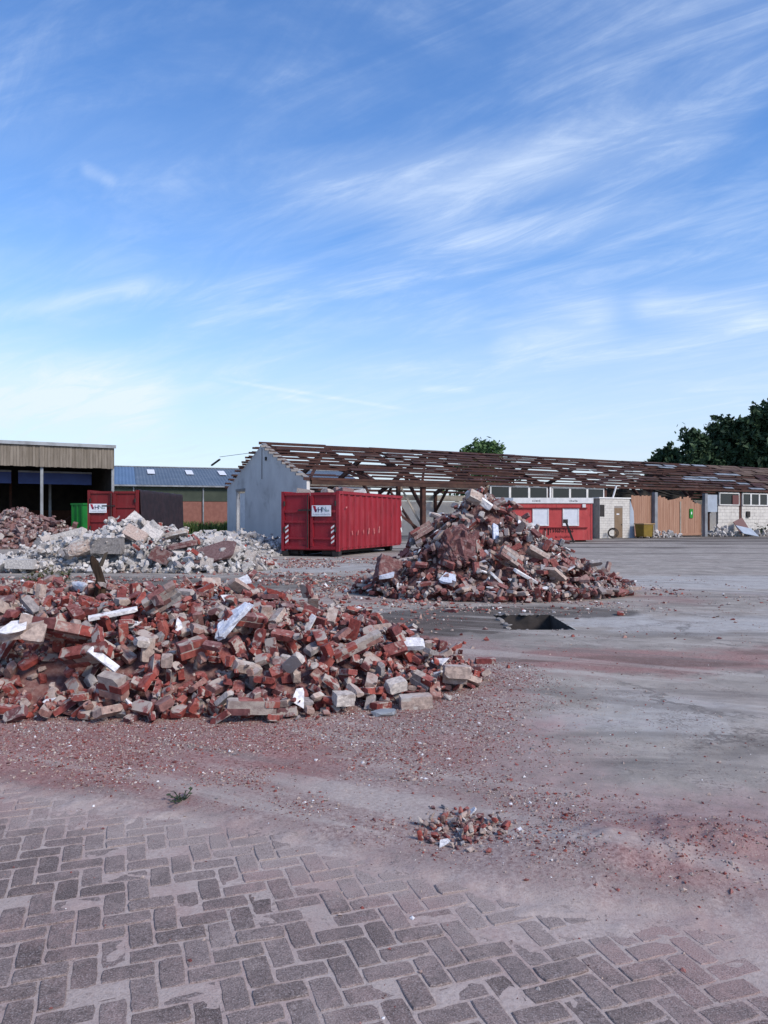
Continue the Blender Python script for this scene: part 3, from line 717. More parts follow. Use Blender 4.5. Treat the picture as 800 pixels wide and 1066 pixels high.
solid(F_, 433, 737, 'concrete_block', 'tan concrete block lying flat at the right foot of the front heap', 'block', (.25, .12, .10), (4, -2, 8), M_tan, 1, 0)
solid(F_, 474, 716, 'concrete_block', 'grey-brown block at the far right corner of the front heap', 'block', (.21, .12, .12), (3, 2, -6), M_tan, 2, 0)
solid(F_, 476, 698, 'concrete_block', 'pale flat block just behind the right corner block of the front heap', 'block', (.23, .12, .10), (-3, 3, 4), M_tan, 3, 0)
solid(F_, 358, 737, 'concrete_block', 'small pale block at the front foot of the heap beside the grey scrap', 'block', (.15, .11, .09), (6, 3, 25), M_pale, 4, 0)
solid(F_, 412, 727, 'concrete_block', 'pale squarish block low on the right part of the front heap', 'block', (.16, .10, .09), (12, -8, 30), M_pale, 5, 0)
solid(F_, 20, 722, 'concrete_bar', 'pinkish grey concrete lintel piece at the lower left edge of the front heap', 'concrete bar', (.36, .10, .10), (6, -9, 10), M_tan, 6, .02)
solid(F_, 36, 737, 'concrete_disc', 'cream half-round slab standing on edge at the lower left of the heap', 'rubble piece', (.19, .17, .045), (66, 14, 10), M_tan, 7, .04, kind='slab')
solid(F_, 14, 697, 'flat_piece', 'white flat board piece at the left edge of the front heap', 'rubble piece', (.22, .16, .015), (24, -14, 25), M_shard, 8, 0, kind='slab')
solid(F_, 243, 652, 'flat_stone', 'pale blue rough slab standing out in the middle of the front heap', 'rubble piece', (.40, .14, .05), (38, -44, 12), M_blueslab, 9, .02, kind='slab', rough=.02)
solid(F_, 118, 650, 'plaster_strip', 'long white sill strip lying across the front heap left of centre', 'strip', (.40, .07, .03), (14, -10, 14), M_shard, 10, 0)
solid(F_, 108, 688, 'plaster_splinter', 'short white trim strip leaning on red bricks at the left', 'splinter', (.28, .06, .02), (40, 32, -14), M_shard, 11, .01)
solid(F_, 148, 684, 'plaster_piece', 'white block-like plaster piece in the centre left of the front heap', 'plaster', (.11, .08, .06), (20, 10, 40), M_pale, 12, .01)
solid(F_, 322, 657, 'plaster_splinter', 'white upright splinter right of the heap centre', 'splinter', (.20, .06, .02), (50, -62, 10), M_shard, 13, .01)
solid(F_, 430, 684, 'plaster_piece', 'bright white plaster piece set in red bricks on the right shoulder', 'plaster', (.20, .11, .05), (35, 0, 6), M_shard, 14, .01)
solid(F_, 252, 612, 'plaster_piece', 'white angular plaster piece on the back crest of the front heap', 'plaster', (.24, .15, .05), (55, -30, 10), M_shard, 15, .02, kind='slab')
solid(F_, 400, 745, 'plastic_scrap', 'crumpled grey plastic scrap at the front foot of the heap', 'scrap', (.20, .10, .05), (4, 0, 12), M_galv, 16, 0, kind='lump')
solid(F_, 82, 617, 'plaster_piece', 'small white rounded plaster lump on the crest beside the charred stump', 'plaster', (.16, .12, .10), (20, 20, 0), M_shard, 17, .01, kind='lump')
front.scatter(FAM_SHARD, 60, .45, .95, .7, wlow=vz, over=.09); front.scatter(FAM_TAN, 30, .6, 1.0, .7, wlow=vz, over=.09); front.scatter(FAM_RED, 620, .6, 1.05, .7, wlow=vz, over=.08)
front.keep = [(a, b, c*.3) for a, b, c in front.keep]; front.scatter(FAM_RED, 260, .5, .85, .8, wlow=vz, over=.04); front.scatter(FAM_RED[17:]+FAM_TAN[22:], 2600, .22, .65, .9, wlow=vz, over=.11)
front.finish(300)

# ---- right heap (steep cone)
def h_right(X, Y):
    cx, cy = 2.0, 16.1
    dx = X-cx; dy = Y-cy; rx = np.where(dx < 0, 2.55, 3.3)
    q = np.sqrt((dx/rx)**2+(dy/np.where(dy < 0, 2.2, 2.6))**2); q = q*(1+.16*(fbm(np.arctan2(dy, dx)*1.6+5, q*1.5, 83, 3)-.5))
    pk = 2.0*np.interp(q, [0, .10, .28, .52, .75, .92, 1.0], [1, .88, .66, .34, .13, .03, 0])
    sh = .75*np.exp(-(((X-1.15)/.75)**2+((Y-15.0)/.6)**2))*sm(1.0, .7, q)*.4
    return np.where(q < 1, pk+sh, 0)
right = Heap('rubble_heap', 'tall cone-shaped heap of dark broken brick in front of the red site cabin', h_right, -.9, 5.6, 13.2, 19.0, .025, M_core, .16, 22)
right.scatter(FAM_DARK, 2300, .8, 1.25, .7); right.scatter(FAM_SHARD, 60, .8, 1.4, .7); right.scatter(FAM_TAN, 60, .8, 1.2, .7)
R_ = right
solid(R_, 478, 574, 'masonry_boulder', 'large rough maroon masonry boulder on the front of the cone heap', 'masonry chunk', (.76, .44, .82), (-24, 12, 8), M_maroon, 21, .2, kind='lump', rough=.15)
solid(R_, 405, 588, 'masonry_boulder', 'square maroon masonry slab leaning at the lower left of the cone heap', 'masonry chunk', (.50, .22, .50), (-28, 22, 18), M_maroon, 22, .06, jag=.1, rough=.04)
solid(R_, 466, 597, 'flat_stone', 'pale blue-white square slab below the maroon boulder', 'rubble piece', (.36, .26, .05), (46, 8, -14), M_blueslab, 23, .04, kind='slab')
solid(R_, 501, 519, 'concrete_bar', 'white concrete beam end sticking up at the peak of the cone heap', 'concrete bar', (.50, .17, .13), (10, 36, -10), M_shard, 24, .08)
solid(R_, 516, 556, 'flat_stone', 'narrow blue-grey slab upright on the upper face of the cone heap', 'rubble piece', (.12, .05, .34), (-26, 12, 20), M_blueslab, 25, .02)
solid(R_, 494, 535, 'concrete_block', 'grey square block just under the peak of the cone heap', 'block', (.27, .17, .2), (-34, 26, 12), M_tan, 26, .08)
solid(R_, 403, 611, 'flat_stone', 'flat pale blue slab at the left foot of the cone heap', 'rubble piece', (.36, .22, .07), (8, -8, 8), M_blueslab, 27, .01, kind='slab')
solid(R_, 548, 604, 'plaster_splinter', 'long white splinter at the front foot of the cone heap', 'splinter', (.55, .12, .05), (20, 28, 10), M_shard, 28, .02, kind='slab')
solid(R_, 578, 605, 'flat_stone', 'cream slanting slab at the lower right of the cone heap', 'rubble piece', (.50, .26, .07), (-30, 34, 12), M_tan, 29, .02, kind='slab')
solid(R_, 560, 585, 'flat_stone', 'greyish slab half way up the right flank of the cone heap', 'rubble piece', (.44, .26, .10), (-30, 30, -10), M_tan, 30, .03)
solid(R_, 518, 604, 'plaster_splinter', 'white pointed splinter in the middle of the cone heap foot', 'splinter', (.40, .10, .04), (20, 40, 20), M_shard, 31, .02, kind='slab')
solid(R_, 452, 517, 'plaster_piece', 'white plaster piece near the peak left of the beam end', 'plaster', (.3, .2, .07), (-10, 10, 0), M_shard, 32, .02, kind='slab')
masonry(R_, 532, 578, 'dark masonry chunk of three courses on the right half of the cone heap', 3, 2, 1, (-20, 34, 15), 1.1, M_dark, seed=31)
masonry(R_, 440, 560, 'dark brick chunk on the upper left flank of the cone heap', 3, 2, 1, (-20, -30, 10), 1.1, M_dark, seed=32)
masonry(R_, 655, 613, 'lone pair of bonded bricks at the right end of the cone heap', 1, 2, 1, (0, 0, 6), 1.1, M_tan, seed=33, sink=0)
vz2 = lambda x, y: y < 16.8
right.scatter(FAM_SHARD, 130, .6, 1.15, .8, wlow=vz2, over=.09); right.scatter(FAM_TAN, 70, .6, 1.1, .8, wlow=vz2, over=.09); right.scatter(FAM_DARK, 650, .6, 1.05, .8, wlow=vz2, over=.08)
right.keep = [k for k in right.keep if k[2] > .3]; right.scatter(FAM_DARK[17:]+FAM_TAN[20:], 1500, .35, .85, .9, wlow=vz2, over=.12)
right.finish(300)

# ---- white concrete heap on the left
def h_white(X, Y):
    def hill(cx, cy, rx, ry, h): return h*np.clip(1-np.sqrt(((X-cx)/rx)**2+((Y-cy)/ry)**2), 0, 1)**.85
    h = np.maximum(hill(-8.0, 24.6, 3.8, 3.1, 1.55), np.maximum(hill(-10.0, 24.0, 2.2, 2.4, 1.05), hill(-5.7, 23.6, 2.4, 2.2, .95)))
    return h*(1+.25*(fbm(X*.8, Y*.8, 91, 3)-.5))
white = Heap('rubble_heap', 'heap of broken white and grey concrete in front of the tarpaulin-covered container', h_white, -13, -3, 21.2, 28.2, .04, M_corew, .22, 23)
white.scatter(FAM_WHITE, 900, .7, 1.15, .8, over=.1); white.scatter(FAM_WSMALL, 700, .8, 1.3, .8, over=.08)
W_ = white
solid(W_, 146, 534, 'concrete_piece', 'large pale concrete slab leaning at the top of the white heap', 'rubble piece', (1.0, .16, .50), (-30, 42, 5), M_white, 41, .30, jag=.2, rough=.03, pct=75)
solid(W_, 67, 553, 'concrete_bar', 'long white beam lying on the left shoulder of the white heap', 'concrete bar', (1.0, .24, .22), (0, -15, 22), M_white, 42, .04)
solid(W_, 112, 580, 'concrete_block', 'big grey-white block at the front of the white heap', 'block', (.85, .4, .46), (-4, 2, 4), M_white, 43, .05, rough=.03)
solid(W_, 84, 584, 'concrete_pipe', 'grey-beige rounded concrete lump at the front left of the white heap', 'concrete lump', (.95, .5, .45), (0, -16, 14), M_tan, 44, .05, kind='lump', rough=.04)
solid(W_, 142, 557, 'concrete_piece', 'brown and grey slab leaning in the middle of the white heap', 'rubble piece', (.75, .16, .42), (-38, 30, 4), M_tan, 45, .05, jag=.15)
solid(W_, 160, 551, 'concrete_piece', 'white slab tilted to the right below the leaning top slab', 'rubble piece', (.65, .14, .4), (-36, 36, -6), M_white, 46, .04, jag=.15)
solid(W_, 184, 562, 'concrete_piece', 'grey flat slab on the right shoulder of the white heap', 'rubble piece', (.85, .6, .14), (-16, -14, 8), M_white, 47, .03, kind='slab')
tl = solid(W_, 224, 579, 'tile_piece', 'big pinkish slab of bonded tiles tilted at the right end of the white heap', 'rubble piece', (1.5, .95, .10), (34, -14, 6), M_pink, 48, .06, kind='slab')
solid(W_, 190, 572, 'masonry_boulder', 'dark red masonry slab beside the pinkish tile slab', 'masonry chunk', (1.0, .5, .16), (-8, -12, 12), M_maroon, 49, .04, kind='slab')
solid(W_, 168, 580, 'masonry_boulder', 'grey and maroon masonry lump left of the pinkish tile slab', 'masonry chunk', (.6, .4, .4), (0, 24, 12), M_maroon, 50, .05, jag=.1)
solid(W_, 22, 590, 'concrete_block', 'flat white block at the left foot of the white heap', 'block', (.75, .35, .26), (0, 2, 6), M_white, 51, .02)
white.scatter(FAM_WSMALL, 420, .6, 1.2, .8, over=.15); white.keep = [k for k in white.keep if k[2] > .4]; white.scatter(FAM_WSMALL, 500, .35, .8, .8, over=.2); white.scatter(FAM_RED, 60, 1, 1.6, .8, over=.2, wfun=lambda x, y: float(x > -7.2)*.9)
white.finish(300)

# ---- pale grey heap in front of the gable
def h_grey(X, Y):
    q = np.sqrt(((X+7.5)/4.3)**2+((Y-35.0)/5.2)**2); return 1.02*np.clip(1-q, 0, 1)**.42*(1+.3*(fbm(X*.7, Y*.7, 97, 3)-.5))
grey = Heap('rubble_heap', 'low spread heap of pale grey rubble below the gable wall', h_grey, -12.5, -3.2, 29.2, 39.6, .05, M_corew, .2, 24)
grey.scatter(FAM_WHITE, 500, .6, 1.1, .8, over=.1); grey.scatter(FAM_WSMALL, 1300, .9, 1.7, .8, over=.1)
grey.finish(220)

# ---- brownish heap at the far left
def h_pink(X, Y):
    def hill(cx, cy, rx, ry, h): return h*np.clip(1-np.sqrt(((X-cx)/rx)**2+((Y-cy)/ry)**2), 0, 1)**.75
    return np.maximum(hill(-20.2, 43.0, 4.6, 4.0, 2.05), hill(-25, 43.5, 5, 4, 2.0))*(1+.25*(fbm(X*.6, Y*.6, 101, 3)-.5))
pink = Heap('rubble_heap', 'brownish pink rubble heap in front of the open timber-fronted shed', h_pink, -30, -15, 38.8, 47.4, .06, M_core, .3, 25)
pink.scatter(FAM_PINK, 620, .7, 1.2, .8, over=.15); pink.scatter(FAM_PINKS, 1000, .9, 1.6, .8, over=.15); pink.scatter(FAM_WSMALL, 90, 1.2, 2, .8, over=.3)
pink.finish(220)

build_pit()

# ------------------------------------------------------------------ long half-demolished hall
M_gable = mat('grey_white_render', (.52, .51, .50), (.60, .59, .575), .6, .9, .25, dirt=(.36, .35, .34), dscale=.5, dlo=.5, dhi=.75)
M_whitewall = mat('whitewashed_wall', (.60, .59, .57), (.52, .51, .49), .8, .9, .2, dirt=(.36, .33, .30), dscale=.7, dlo=.56, dhi=.8)
M_blockwall = mat('white_blocks', (.56, .54, .50), (.47, .45, .42), 2.5, .9, .3, dirt=(.30, .27, .24), dscale=1.1, dlo=.58, dhi=.8)
M_joint = mat('block_joint', (.27, .25, .235), (.22, .20, .19), 4, .95)
M_beige = mat('beige_beam', (.36, .32, .27), (.26, .22, .18), 1.5, .85, .2)
M_frame = mat('white_window_frame', (.62, .62, .60), (.5, .5, .48), 2, .6)
M_timber = mat('orange_timber', (.28, .150, .098), (.35, .205, .14), 1.2, .75, .2, stretch=(6, 6, .4), dirt=(.22, .10, .055), dscale=1.3, dlo=.55, dhi=.85)
M_brown = mat('brown_door', (.17, .115, .07), (.20, .14, .09), 2, .7)
M_floor = mat('hall_floor', (.16, .15, .14), (.24, .225, .21), 1, .95, .3)
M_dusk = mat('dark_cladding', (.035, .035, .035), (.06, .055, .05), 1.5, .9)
M_post = mat('grey_post', (.22, .235, .26), (.16, .17, .185), 1.5, .6, .1)
M_panel = mat('blue_grey_panel', (.33, .38, .45), (.28, .32, .38), 1.5, .6)
M_corr = mat('corrugated_beige', (.40, .38, .33), (.30, .28, .24), 1.2, .85)
A = Vector((-5.0, 49.7, 0)); HR = R(29.4); HW, EZ, RZ, HLEN = 16.4, 4.2, 7.18, 66.0
hall = thing('demolished_hall', 'long half-demolished hall with a bare rusty roof frame and white gable wall', 'building', A, HR)
def roofz(v): return EZ+(RZ-EZ)*(1-abs(v-HW/2)/(HW/2))
rh = random.Random(5)
# gable wall with doorway near its far end (local v from 13.2 to 15.3)
def gable(u0, u1):
    mb = MB()
    def poly(pts):
        n = len(pts); mb.add([(u0, a, b) for a, b in pts]+[(u1, a, b) for a, b in pts],
                             [tuple(range(n))[::-1], tuple(range(n, 2*n))]+[(i, (i+1) % n, n+(i+1) % n, n+i) for i in range(n)])
    d0, d1, dz = 12.0, 14.0, 3.75
    poly([(0, 0), (d0, 0), (d0, dz), (d0, roofz(d0)-.12), (HW/2, RZ-.12), (0, EZ-.12)])
    poly([(d0, dz), (d1, dz), (d1, roofz(d1)-.12), (d0, roofz(d0)-.12)])
    poly([(d1, 0), (HW, 0), (HW, EZ-.12), (d1, roofz(d1)-.12), (d1, dz)])
    return mb
gw = gable(0, .22).build('gable_wall', M_gable, hall)
MB().span(-.03, -.003, 8.15, 8.20, 4.5, 6.8).build('crack', M_dusk, gw)
MB().box((-.02, 7.3, 5.95), (.10, .28, .26)).build('vent_hole', M_dusk, gw)
MB().span(-.05, .26, 11.9, 14.1, 3.76, 3.95).build('lintel', M_joint, gw)
MB().span(.0, .24, 14.005, 14.09, 0, 3.75).build('door_jamb', M_joint, gw)
MB().span(.10, .16, 12.05, 13.5, 0, 3.6).build('door_leaf', M_whitepaint, gw)
# ridge tiles / purlin ends poking over the gable edge
for k in range(1, 10):
    for side in (0, 1):
        v = HW/2-(HW/2)*k/10 if side == 0 else HW/2+(HW/2)*k/10
        z = roofz(v)
        MB().box((-.18, v, z-.03), (.5, .16, .14)).build('purlin_end', M_steel if side else M_joint, hall)
# coping steps on the front slope of the gable
for k in range(22):
    v = HW/2*(k+.5)/22
    MB().box((.10, v, roofz(v)-.055), (.34, .30, .10), Matrix.Rotation(math.atan((RZ-EZ)/(HW/2)), 3, 'X')).build('coping_stone', M_joint if k % 3 else M_galv, hall)
# steel frames: columns, rafters, knee braces
FR = [5.2, 9.0, 14.4, 20.5, 26.5, 32.0, 38.4, 43.6, 49.0, 54.4, 60, 65.8]
sl = math.atan((RZ-EZ)/(HW/2))
for u in FR:
    fr = MB()
    fr.bar((u, .1, EZ-.25), (u, HW/2, RZ-.25), .22, .34); fr.bar((u, HW-.1, EZ-.25), (u, HW/2, RZ-.25), .22, .34)
    o = fr.build('rafter', M_steel, hall)
    MB().span(u-.14, u+.14, HW-.35, HW-.05, 0, EZ-.3).build('column', M_steel, hall)
    if u not in (32.0, 38.4, 5.2):
        MB().span(u-.15, u+.15, .02, .36, 0, EZ-.3).build('column', M_steel, hall)
    MB().bar((u, .3, 2.3), (u, 2.6, EZ+.45), .16, .22).build('knee_brace', M_steel, hall)
    MB().bar((u, HW-.3, 2.3), (u, HW-2.6, EZ+.45), .16, .22).build('knee_brace', M_steel, hall)
# frame bracing seen through the missing front wall
br = MB(); br.bar((8.9, .5, .4), (8.9, 4.6, 3.6), .14, .14); br.build('diagonal_brace', M_steel, hall)
br = MB(); br.bar((6.6, 1.2, 2.6), (9.4, .6, .5), .14, .16); br.build('diagonal_brace', M_steel, hall)
br = MB(); br.bar((7.6, 1.0, 3.9), (9.6, .4, .2), .12, .12); br.build('diagonal_brace', M_beige, hall)
MB().span(7.35, 7.6, .9, 1.15, 0, EZ-.1).build('column', M_steel, hall)
# purlins on both slopes, split at frames, some missing
NP = 11
for side in (0, 1):
    for k in range(NP+1):
        v = (HW/2)*k/NP if side == 0 else HW-(HW/2)*k/NP
        if side == 1 and k == NP: continue
        z = roofz(v)-.02
        ends = [-.25]+FR
        for a, b in zip(ends[:-1], ends[1:]):
            if k not in (0, NP) and rh.random() < .07: continue
            mb = MB(); big = .20 if k in (0, NP) else .11+rh.random()*.05
            mb.bar((a+.02, v+rh.gauss(0, .03), z+rh.gauss(0, .02)), (b-.02, v+rh.gauss(0, .03), z+rh.gauss(0, .02)), .10, big)
            mb.build('purlin', M_rust, hall)
# wind bracing in the roof plane
for (a, b) in ((.3, 5.2), (9.0, 14.4)):
    for side in (0,):
        v0 = .3 if side == 0 else HW-.3
        mb = MB(); mb.bar((a, v0, EZ-.1), (b, HW/2, RZ-.12), .16, .18); mb.bar((b, v0, EZ-.1), (a, HW/2, RZ-.12), .16, .18)
        mb.build('wind_brace', M_steel, hall)
# remnants of battens and roof boards lying on the purlins
def board(u, ln, side, k, w, m, th=.04, lift=.08, name='roof_board'):
    v = (HW/2)*(k+.5)/NP; v = v if side == 0 else HW-v
    rot = Matrix.Rotation(sl if side == 0 else -sl, 3, 'X')
    MB().box((u+ln/2, v, roofz(v)+lift), (ln, w, th), rot @ Matrix.Rotation(rh.gauss(0, .012), 3, 'Z')).build(name, m, hall)
for side in (0, 1):
    for k in range(NP):
        u = .4
        while u < HLEN-6:
            p = np.interp(u, [0, 6, 9, 12, 22, 30, 37, 41, 47, 60], [.14, .20, .32, .58, .62, .60, .66, .66, .9, 1])
            if side == 1: p *= .35
            ln = rh.uniform(1.2, 3.8)
            if rh.random() < p:
                wd = rh.uniform(.22, .52) if u < 46 else rh.uniform(.45, .72)
                pale = 39 < u < 47 and rh.random() < .40
                board(u, ln, side, k, wd, M_galv if pale else (M_sheet if u > 46 and rh.random() < .7 else (M_board if rh.random() < .6 else M_rust)), lift=.09+rh.random()*.05)
            u += ln+rh.uniform(.05, .5)
# eave beam (front) and inner beams
mb = MB(); mb.span(.25, HLEN-.3, -.18, .0, EZ-.13, EZ+.02); mb.build('eave_beam', M_steel, hall)
MB().span(.3, 14.2, -.16, .1, EZ-.40, EZ-.14).build('eave_board', M_board, hall)
# back wall: whitewashed with a beige band along the top
for a, b in zip([.22]+FR[:-1], FR):
    o = MB().span(a+.15, b-.15, HW-.2, HW, 0, 3.25).build('back_wall', M_whitewall, hall)
    MB().span(a+.15, b-.15, HW-.24, HW, 3.30, EZ-.35).build('back_band', M_corr, hall)
MB().span(.3, 14.3, HW-.5, HW-.3, 3.4, 3.6).build('inner_rail', M_beige, hall)
MB().span(.22, HLEN-.4, .25, HW-.2, -.01, .012).build('hall_floor', M_floor, hall)
for vv in (4.0, 8.2, 12.2):
    MB().span(.5, 30, vv-.08, vv+.08, EZ+.1, EZ+.28).build('inner_rail', M_beige, hall)
MB().span(HLEN-.3, HLEN, 0, HW, 0, EZ).build('end_wall', M_blockwall, hall)
# ---- front wall with high window band, u 14.6..26.9
def coursed_wall(u0, u1, z0, z1, v0=.02, v1=.2, bl=.62, bh=.30, m=M_blockwall, parent=None, name='block', skip=None):
    back = MB().span(u0, u1, v0+.02, v1, z0, z1).build('wall', M_joint, parent or hall); n = 0
    rows = max(1, int(round((z1-z0)/bh))); bh = (z1-z0)/rows
    for r_ in range(rows):
        u = u0-(bl/2 if r_ % 2 else 0)
        while u < u1-.02:
            a = max(u, u0)+.008; b = min(u+bl, u1)-.008
            if b-a > .05 and not (skip and skip((a+b)/2, z0+(r_+.5)*bh)):
                MB().span(a, b, v0-.012-rh.random()*.008, v0+.03, z0+r_*bh+.008, z0+(r_+1)*bh-.008).build(name, m, back)
            u += bl
    return back
def window_band(u0, u1, z0, z1, n, v=.02):
    wd = (u1-u0)/n
    for k in range(n):
        a, b = u0+k*wd, u0+(k+1)*wd
        w = MB()
        e_ = .10; w.span(a, b, v-.06, v+.06, z1-e_, z1); w.span(a, b, v-.06, v+.06, z0, z0+e_); w.span(a, a+e_, v-.06, v+.06, z0+e_, z1-e_); w.span(b-e_, b, v-.06, v+.06, z0+e_, z1-e_)
        o = w.build('window', M_frame, hall)
        MB().span(a+.10, b-.10, v-.01, v+.01, z0+.10, z1-.10).build('pane', M_glass, o)
window_band(14.75, 20.3, 3.05, 4.05, 3); window_band(20.75, 26.3, 3.05, 4.05, 3)
coursed_wall(14.6, 25.0, 0, 3.03)
MB().span(20.45, 20.6, -.12, .0, 2.9, EZ-.05).build('downpipe', M_whitepaint, hall)
MB().span(19.75, 20.45, -.10, -.0, 3.03, 3.12).build('downpipe', M_whitepaint, hall)
# ---- annex of white blocks with the brown door
an = MB().span(25.1, 28.45, -.72, .9, 0, 3.2).build('annex_wall', M_joint, hall)
for r_ in range(16):
    u = 25.1-(.2 if r_ % 2 else 0)
    while u < 28.44:
        a, b = max(u, 25.1)+.006, min(u+.42, 28.45)-.006
        z0, z1 = r_*.2+.006, r_*.2+.194
        for (c_, d_) in (((a, min(b, 26.70)), (max(a, 27.64), b)) if z0 < 2.45 else ((a, b),)):
            if d_-c_ > .04: MB().span(c_, d_, -.735-rh.random()*.006, -.70, z0, z1).build('block', M_blockwall, an)
        u += .42
dr = MB().span(26.72, 27.62, -.745, -.70, .05, 2.45).build('door', M_brown, hall)
MB().span(26.95, 27.25, -.752, -.746, 1.90, 2.0).build('notice', M_sign, dr)
MB().span(27.5, 27.56, -.79, -.746, 1.05, 1.15).build('handle', M_black, dr)
MB().span(25.0, 28.55, -.80, .95, 3.2, 3.30).build('annex_roof', M_whitepaint, hall)
MB().add([(28.47, -.7, 0), (29.1, -.7, 0), (28.95, -.7, 2.2), (28.55, -.7, 3.1), (28.47, -.6, 0), (29.1, -.6, 0), (28.95, -.6, 2.2), (28.55, -.6, 3.1)],
         [(0, 1, 2, 3), (7, 6, 5, 4), (0, 4, 5, 1), (1, 5, 6, 2), (2, 6, 7, 3), (3, 7, 4, 0)]).build('torn_panel', M_panel, hall)
mb = MB(); mb.bar((27.0, -.3, 3.3), (27.5, -.2, 4.3), .1, .1); mb.build('loose_stud', M_whitepaint, hall)
MB().span(25.12, 25.6, -.76, -.737, 1.75, 2.7).build('meter_box', M_black, an)
# ---- timber sliding doors, one object each plank, torn upper edge
for (u0, u1, nm) in ((29.4, 31.85, 'plain'), (32.2, 35.3, 'torn'), (35.3, 38.2, 'torn')):
    d = MB().span(u0+.02, u1-.02, .02, .06, .08, 2.6).build('sliding_door', M_brown, hall)
    n = int((u1-u0)/.24)
    for k in range(n):
        a = u0+(u1-u0)*k/n; b = u0+(u1-u0)*(k+1)/n; mid = (a+b)/2
        top = 3.55+rh.gauss(0, .03)
        if nm == 'torn': top = float(np.interp(mid, [32, 33, 34, 35, 36, 36.6, 37.2, 38.2], [3.55, 3.5, 3.2, 3.35, 3.45, 3.5, 2.95, 2.85]))+rh.gauss(0, .05)
        MB().span(a+.006, b-.006, -.03+rh.gauss(0, .004), .018, .1, top).build('plank', M_timber, d)
    MB().span(u0+.05, u1-.05, -.07, -.035, .15, .3).build('door_rail', M_timber, d)
    if nm == 'torn': MB().span(u0+.02, u0+.14, -.09, -.04, .12, 3.1).build('door_stile', M_beige, d)
for (x, nm) in ((32.02, 0), (38.4, 1)):
    MB().span(x-.17, x+.17, -.36, -.04, 0, EZ-.38).build('post', M_post, hall)
# rubble-filled gap right of the last post and the end bay
MB().span(38.7, 40.4, .05, .12, 2.2, 3.75).build('wall_panel', M_panel, hall)
coursed_wall(40.45, 43.4, 0, 2.75); coursed_wall(43.8, 48.8, 0, 2.75); coursed_wall(49.2, 65.6, 0, 2.75, bl=.9, bh=.55)
window_band(40.6, 43.4, 2.80, 3.98, 1); window_band(43.85, 48.8, 2.80, 3.98, 4); window_band(49.2, 54.2, 2.80, 3.98, 4)
MB().span(42.4, 43.3, -.06, -.045, 2.9, 3.75).build('shutter', M_maroon, hall)
MB().span(40.4, 49, -.05, .0, 2.76, 2.795).build('sill', M_steel, hall)
MB().box((44.6, -.08, 2.0), (.45, .12, .55)).build('meter_box', M_black, hall)
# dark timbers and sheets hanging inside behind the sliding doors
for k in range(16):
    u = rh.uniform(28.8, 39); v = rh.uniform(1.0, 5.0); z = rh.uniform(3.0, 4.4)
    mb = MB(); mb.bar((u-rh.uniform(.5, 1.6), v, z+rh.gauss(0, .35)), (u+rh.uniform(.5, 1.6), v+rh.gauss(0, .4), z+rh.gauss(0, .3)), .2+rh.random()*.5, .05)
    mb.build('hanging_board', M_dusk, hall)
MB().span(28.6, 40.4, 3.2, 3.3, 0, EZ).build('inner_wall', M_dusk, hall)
# gable wire
mb = MB(); mb.bar((-.2, 9.2, 6.55), (-1.2, 14.6, 6.55), .03, .03); mb.bar((-1.2, 14.6, 6.35), (-1.45, 16.0, 5.95), .14, .10); mb.build('overhead_wire', M_black, hall)

def hl(u, v, z=0):
    p = Matrix.Rotation(HR, 3, 'Z') @ Vector((u, v, 0))+A; p.z = z; return p
tag(MB().box((0, 0, .0), (.42, .05, .8)).build('wall_box', mat('green_box', (.02, .20, .03)), None, hl(36.75, -.085, 2.05), rot=(0, 0, HR)), 'small green box hung on the orange timber door', 'box')
o = bpy.data.objects['wall_box']; MB().box((0, -.028, .03), (.12, .01, .22)).build('emblem', M_sign, o)

# ------------------------------------------------------------------ roll-off containers
def text_mesh(s, size, m, ext=.003):
    c = bpy.data.curves.new('lettering', 'FONT'); c.body = s; c.size = size; c.extrude = ext; c.align_x = 'LEFT'; c.resolution_u = 3
    o = bpy.data.objects.new('tmp', c); COL.objects.link(o); dg = bpy.context.evaluated_depsgraph_get()
    me = bpy.data.meshes.new_from_object(o.evaluated_get(dg)); bpy.data.objects.remove(o); bpy.data.curves.remove(c)
    me.name = 'lettering'; me.materials.clear(); me.materials.append(m); return me
def scribble(w, h, m, seed, rows=1):
    """blurred, unreadable small print: a row of uneven strokes"""
    r_ = random.Random(seed); mb = MB(); x = 0
    while x < w:
        k = r_.uniform(.10, .22)*h; hh = h*r_.uniform(.45, 1.0); mb.span(x, x+k, -.003, 0, 0, hh)
        if r_.random() < .6: mb.span(x+k, x+k*2.2, -.0028, 0, hh*.4*r_.random(), hh*.4+.15*h)
        x += k*2.2+h*r_.uniform(.06, .16)
    me = bpy.data.meshes.new('lettering'); me.from_pydata(mb.v, [], mb.f); me.update(); me.materials.append(m); return me
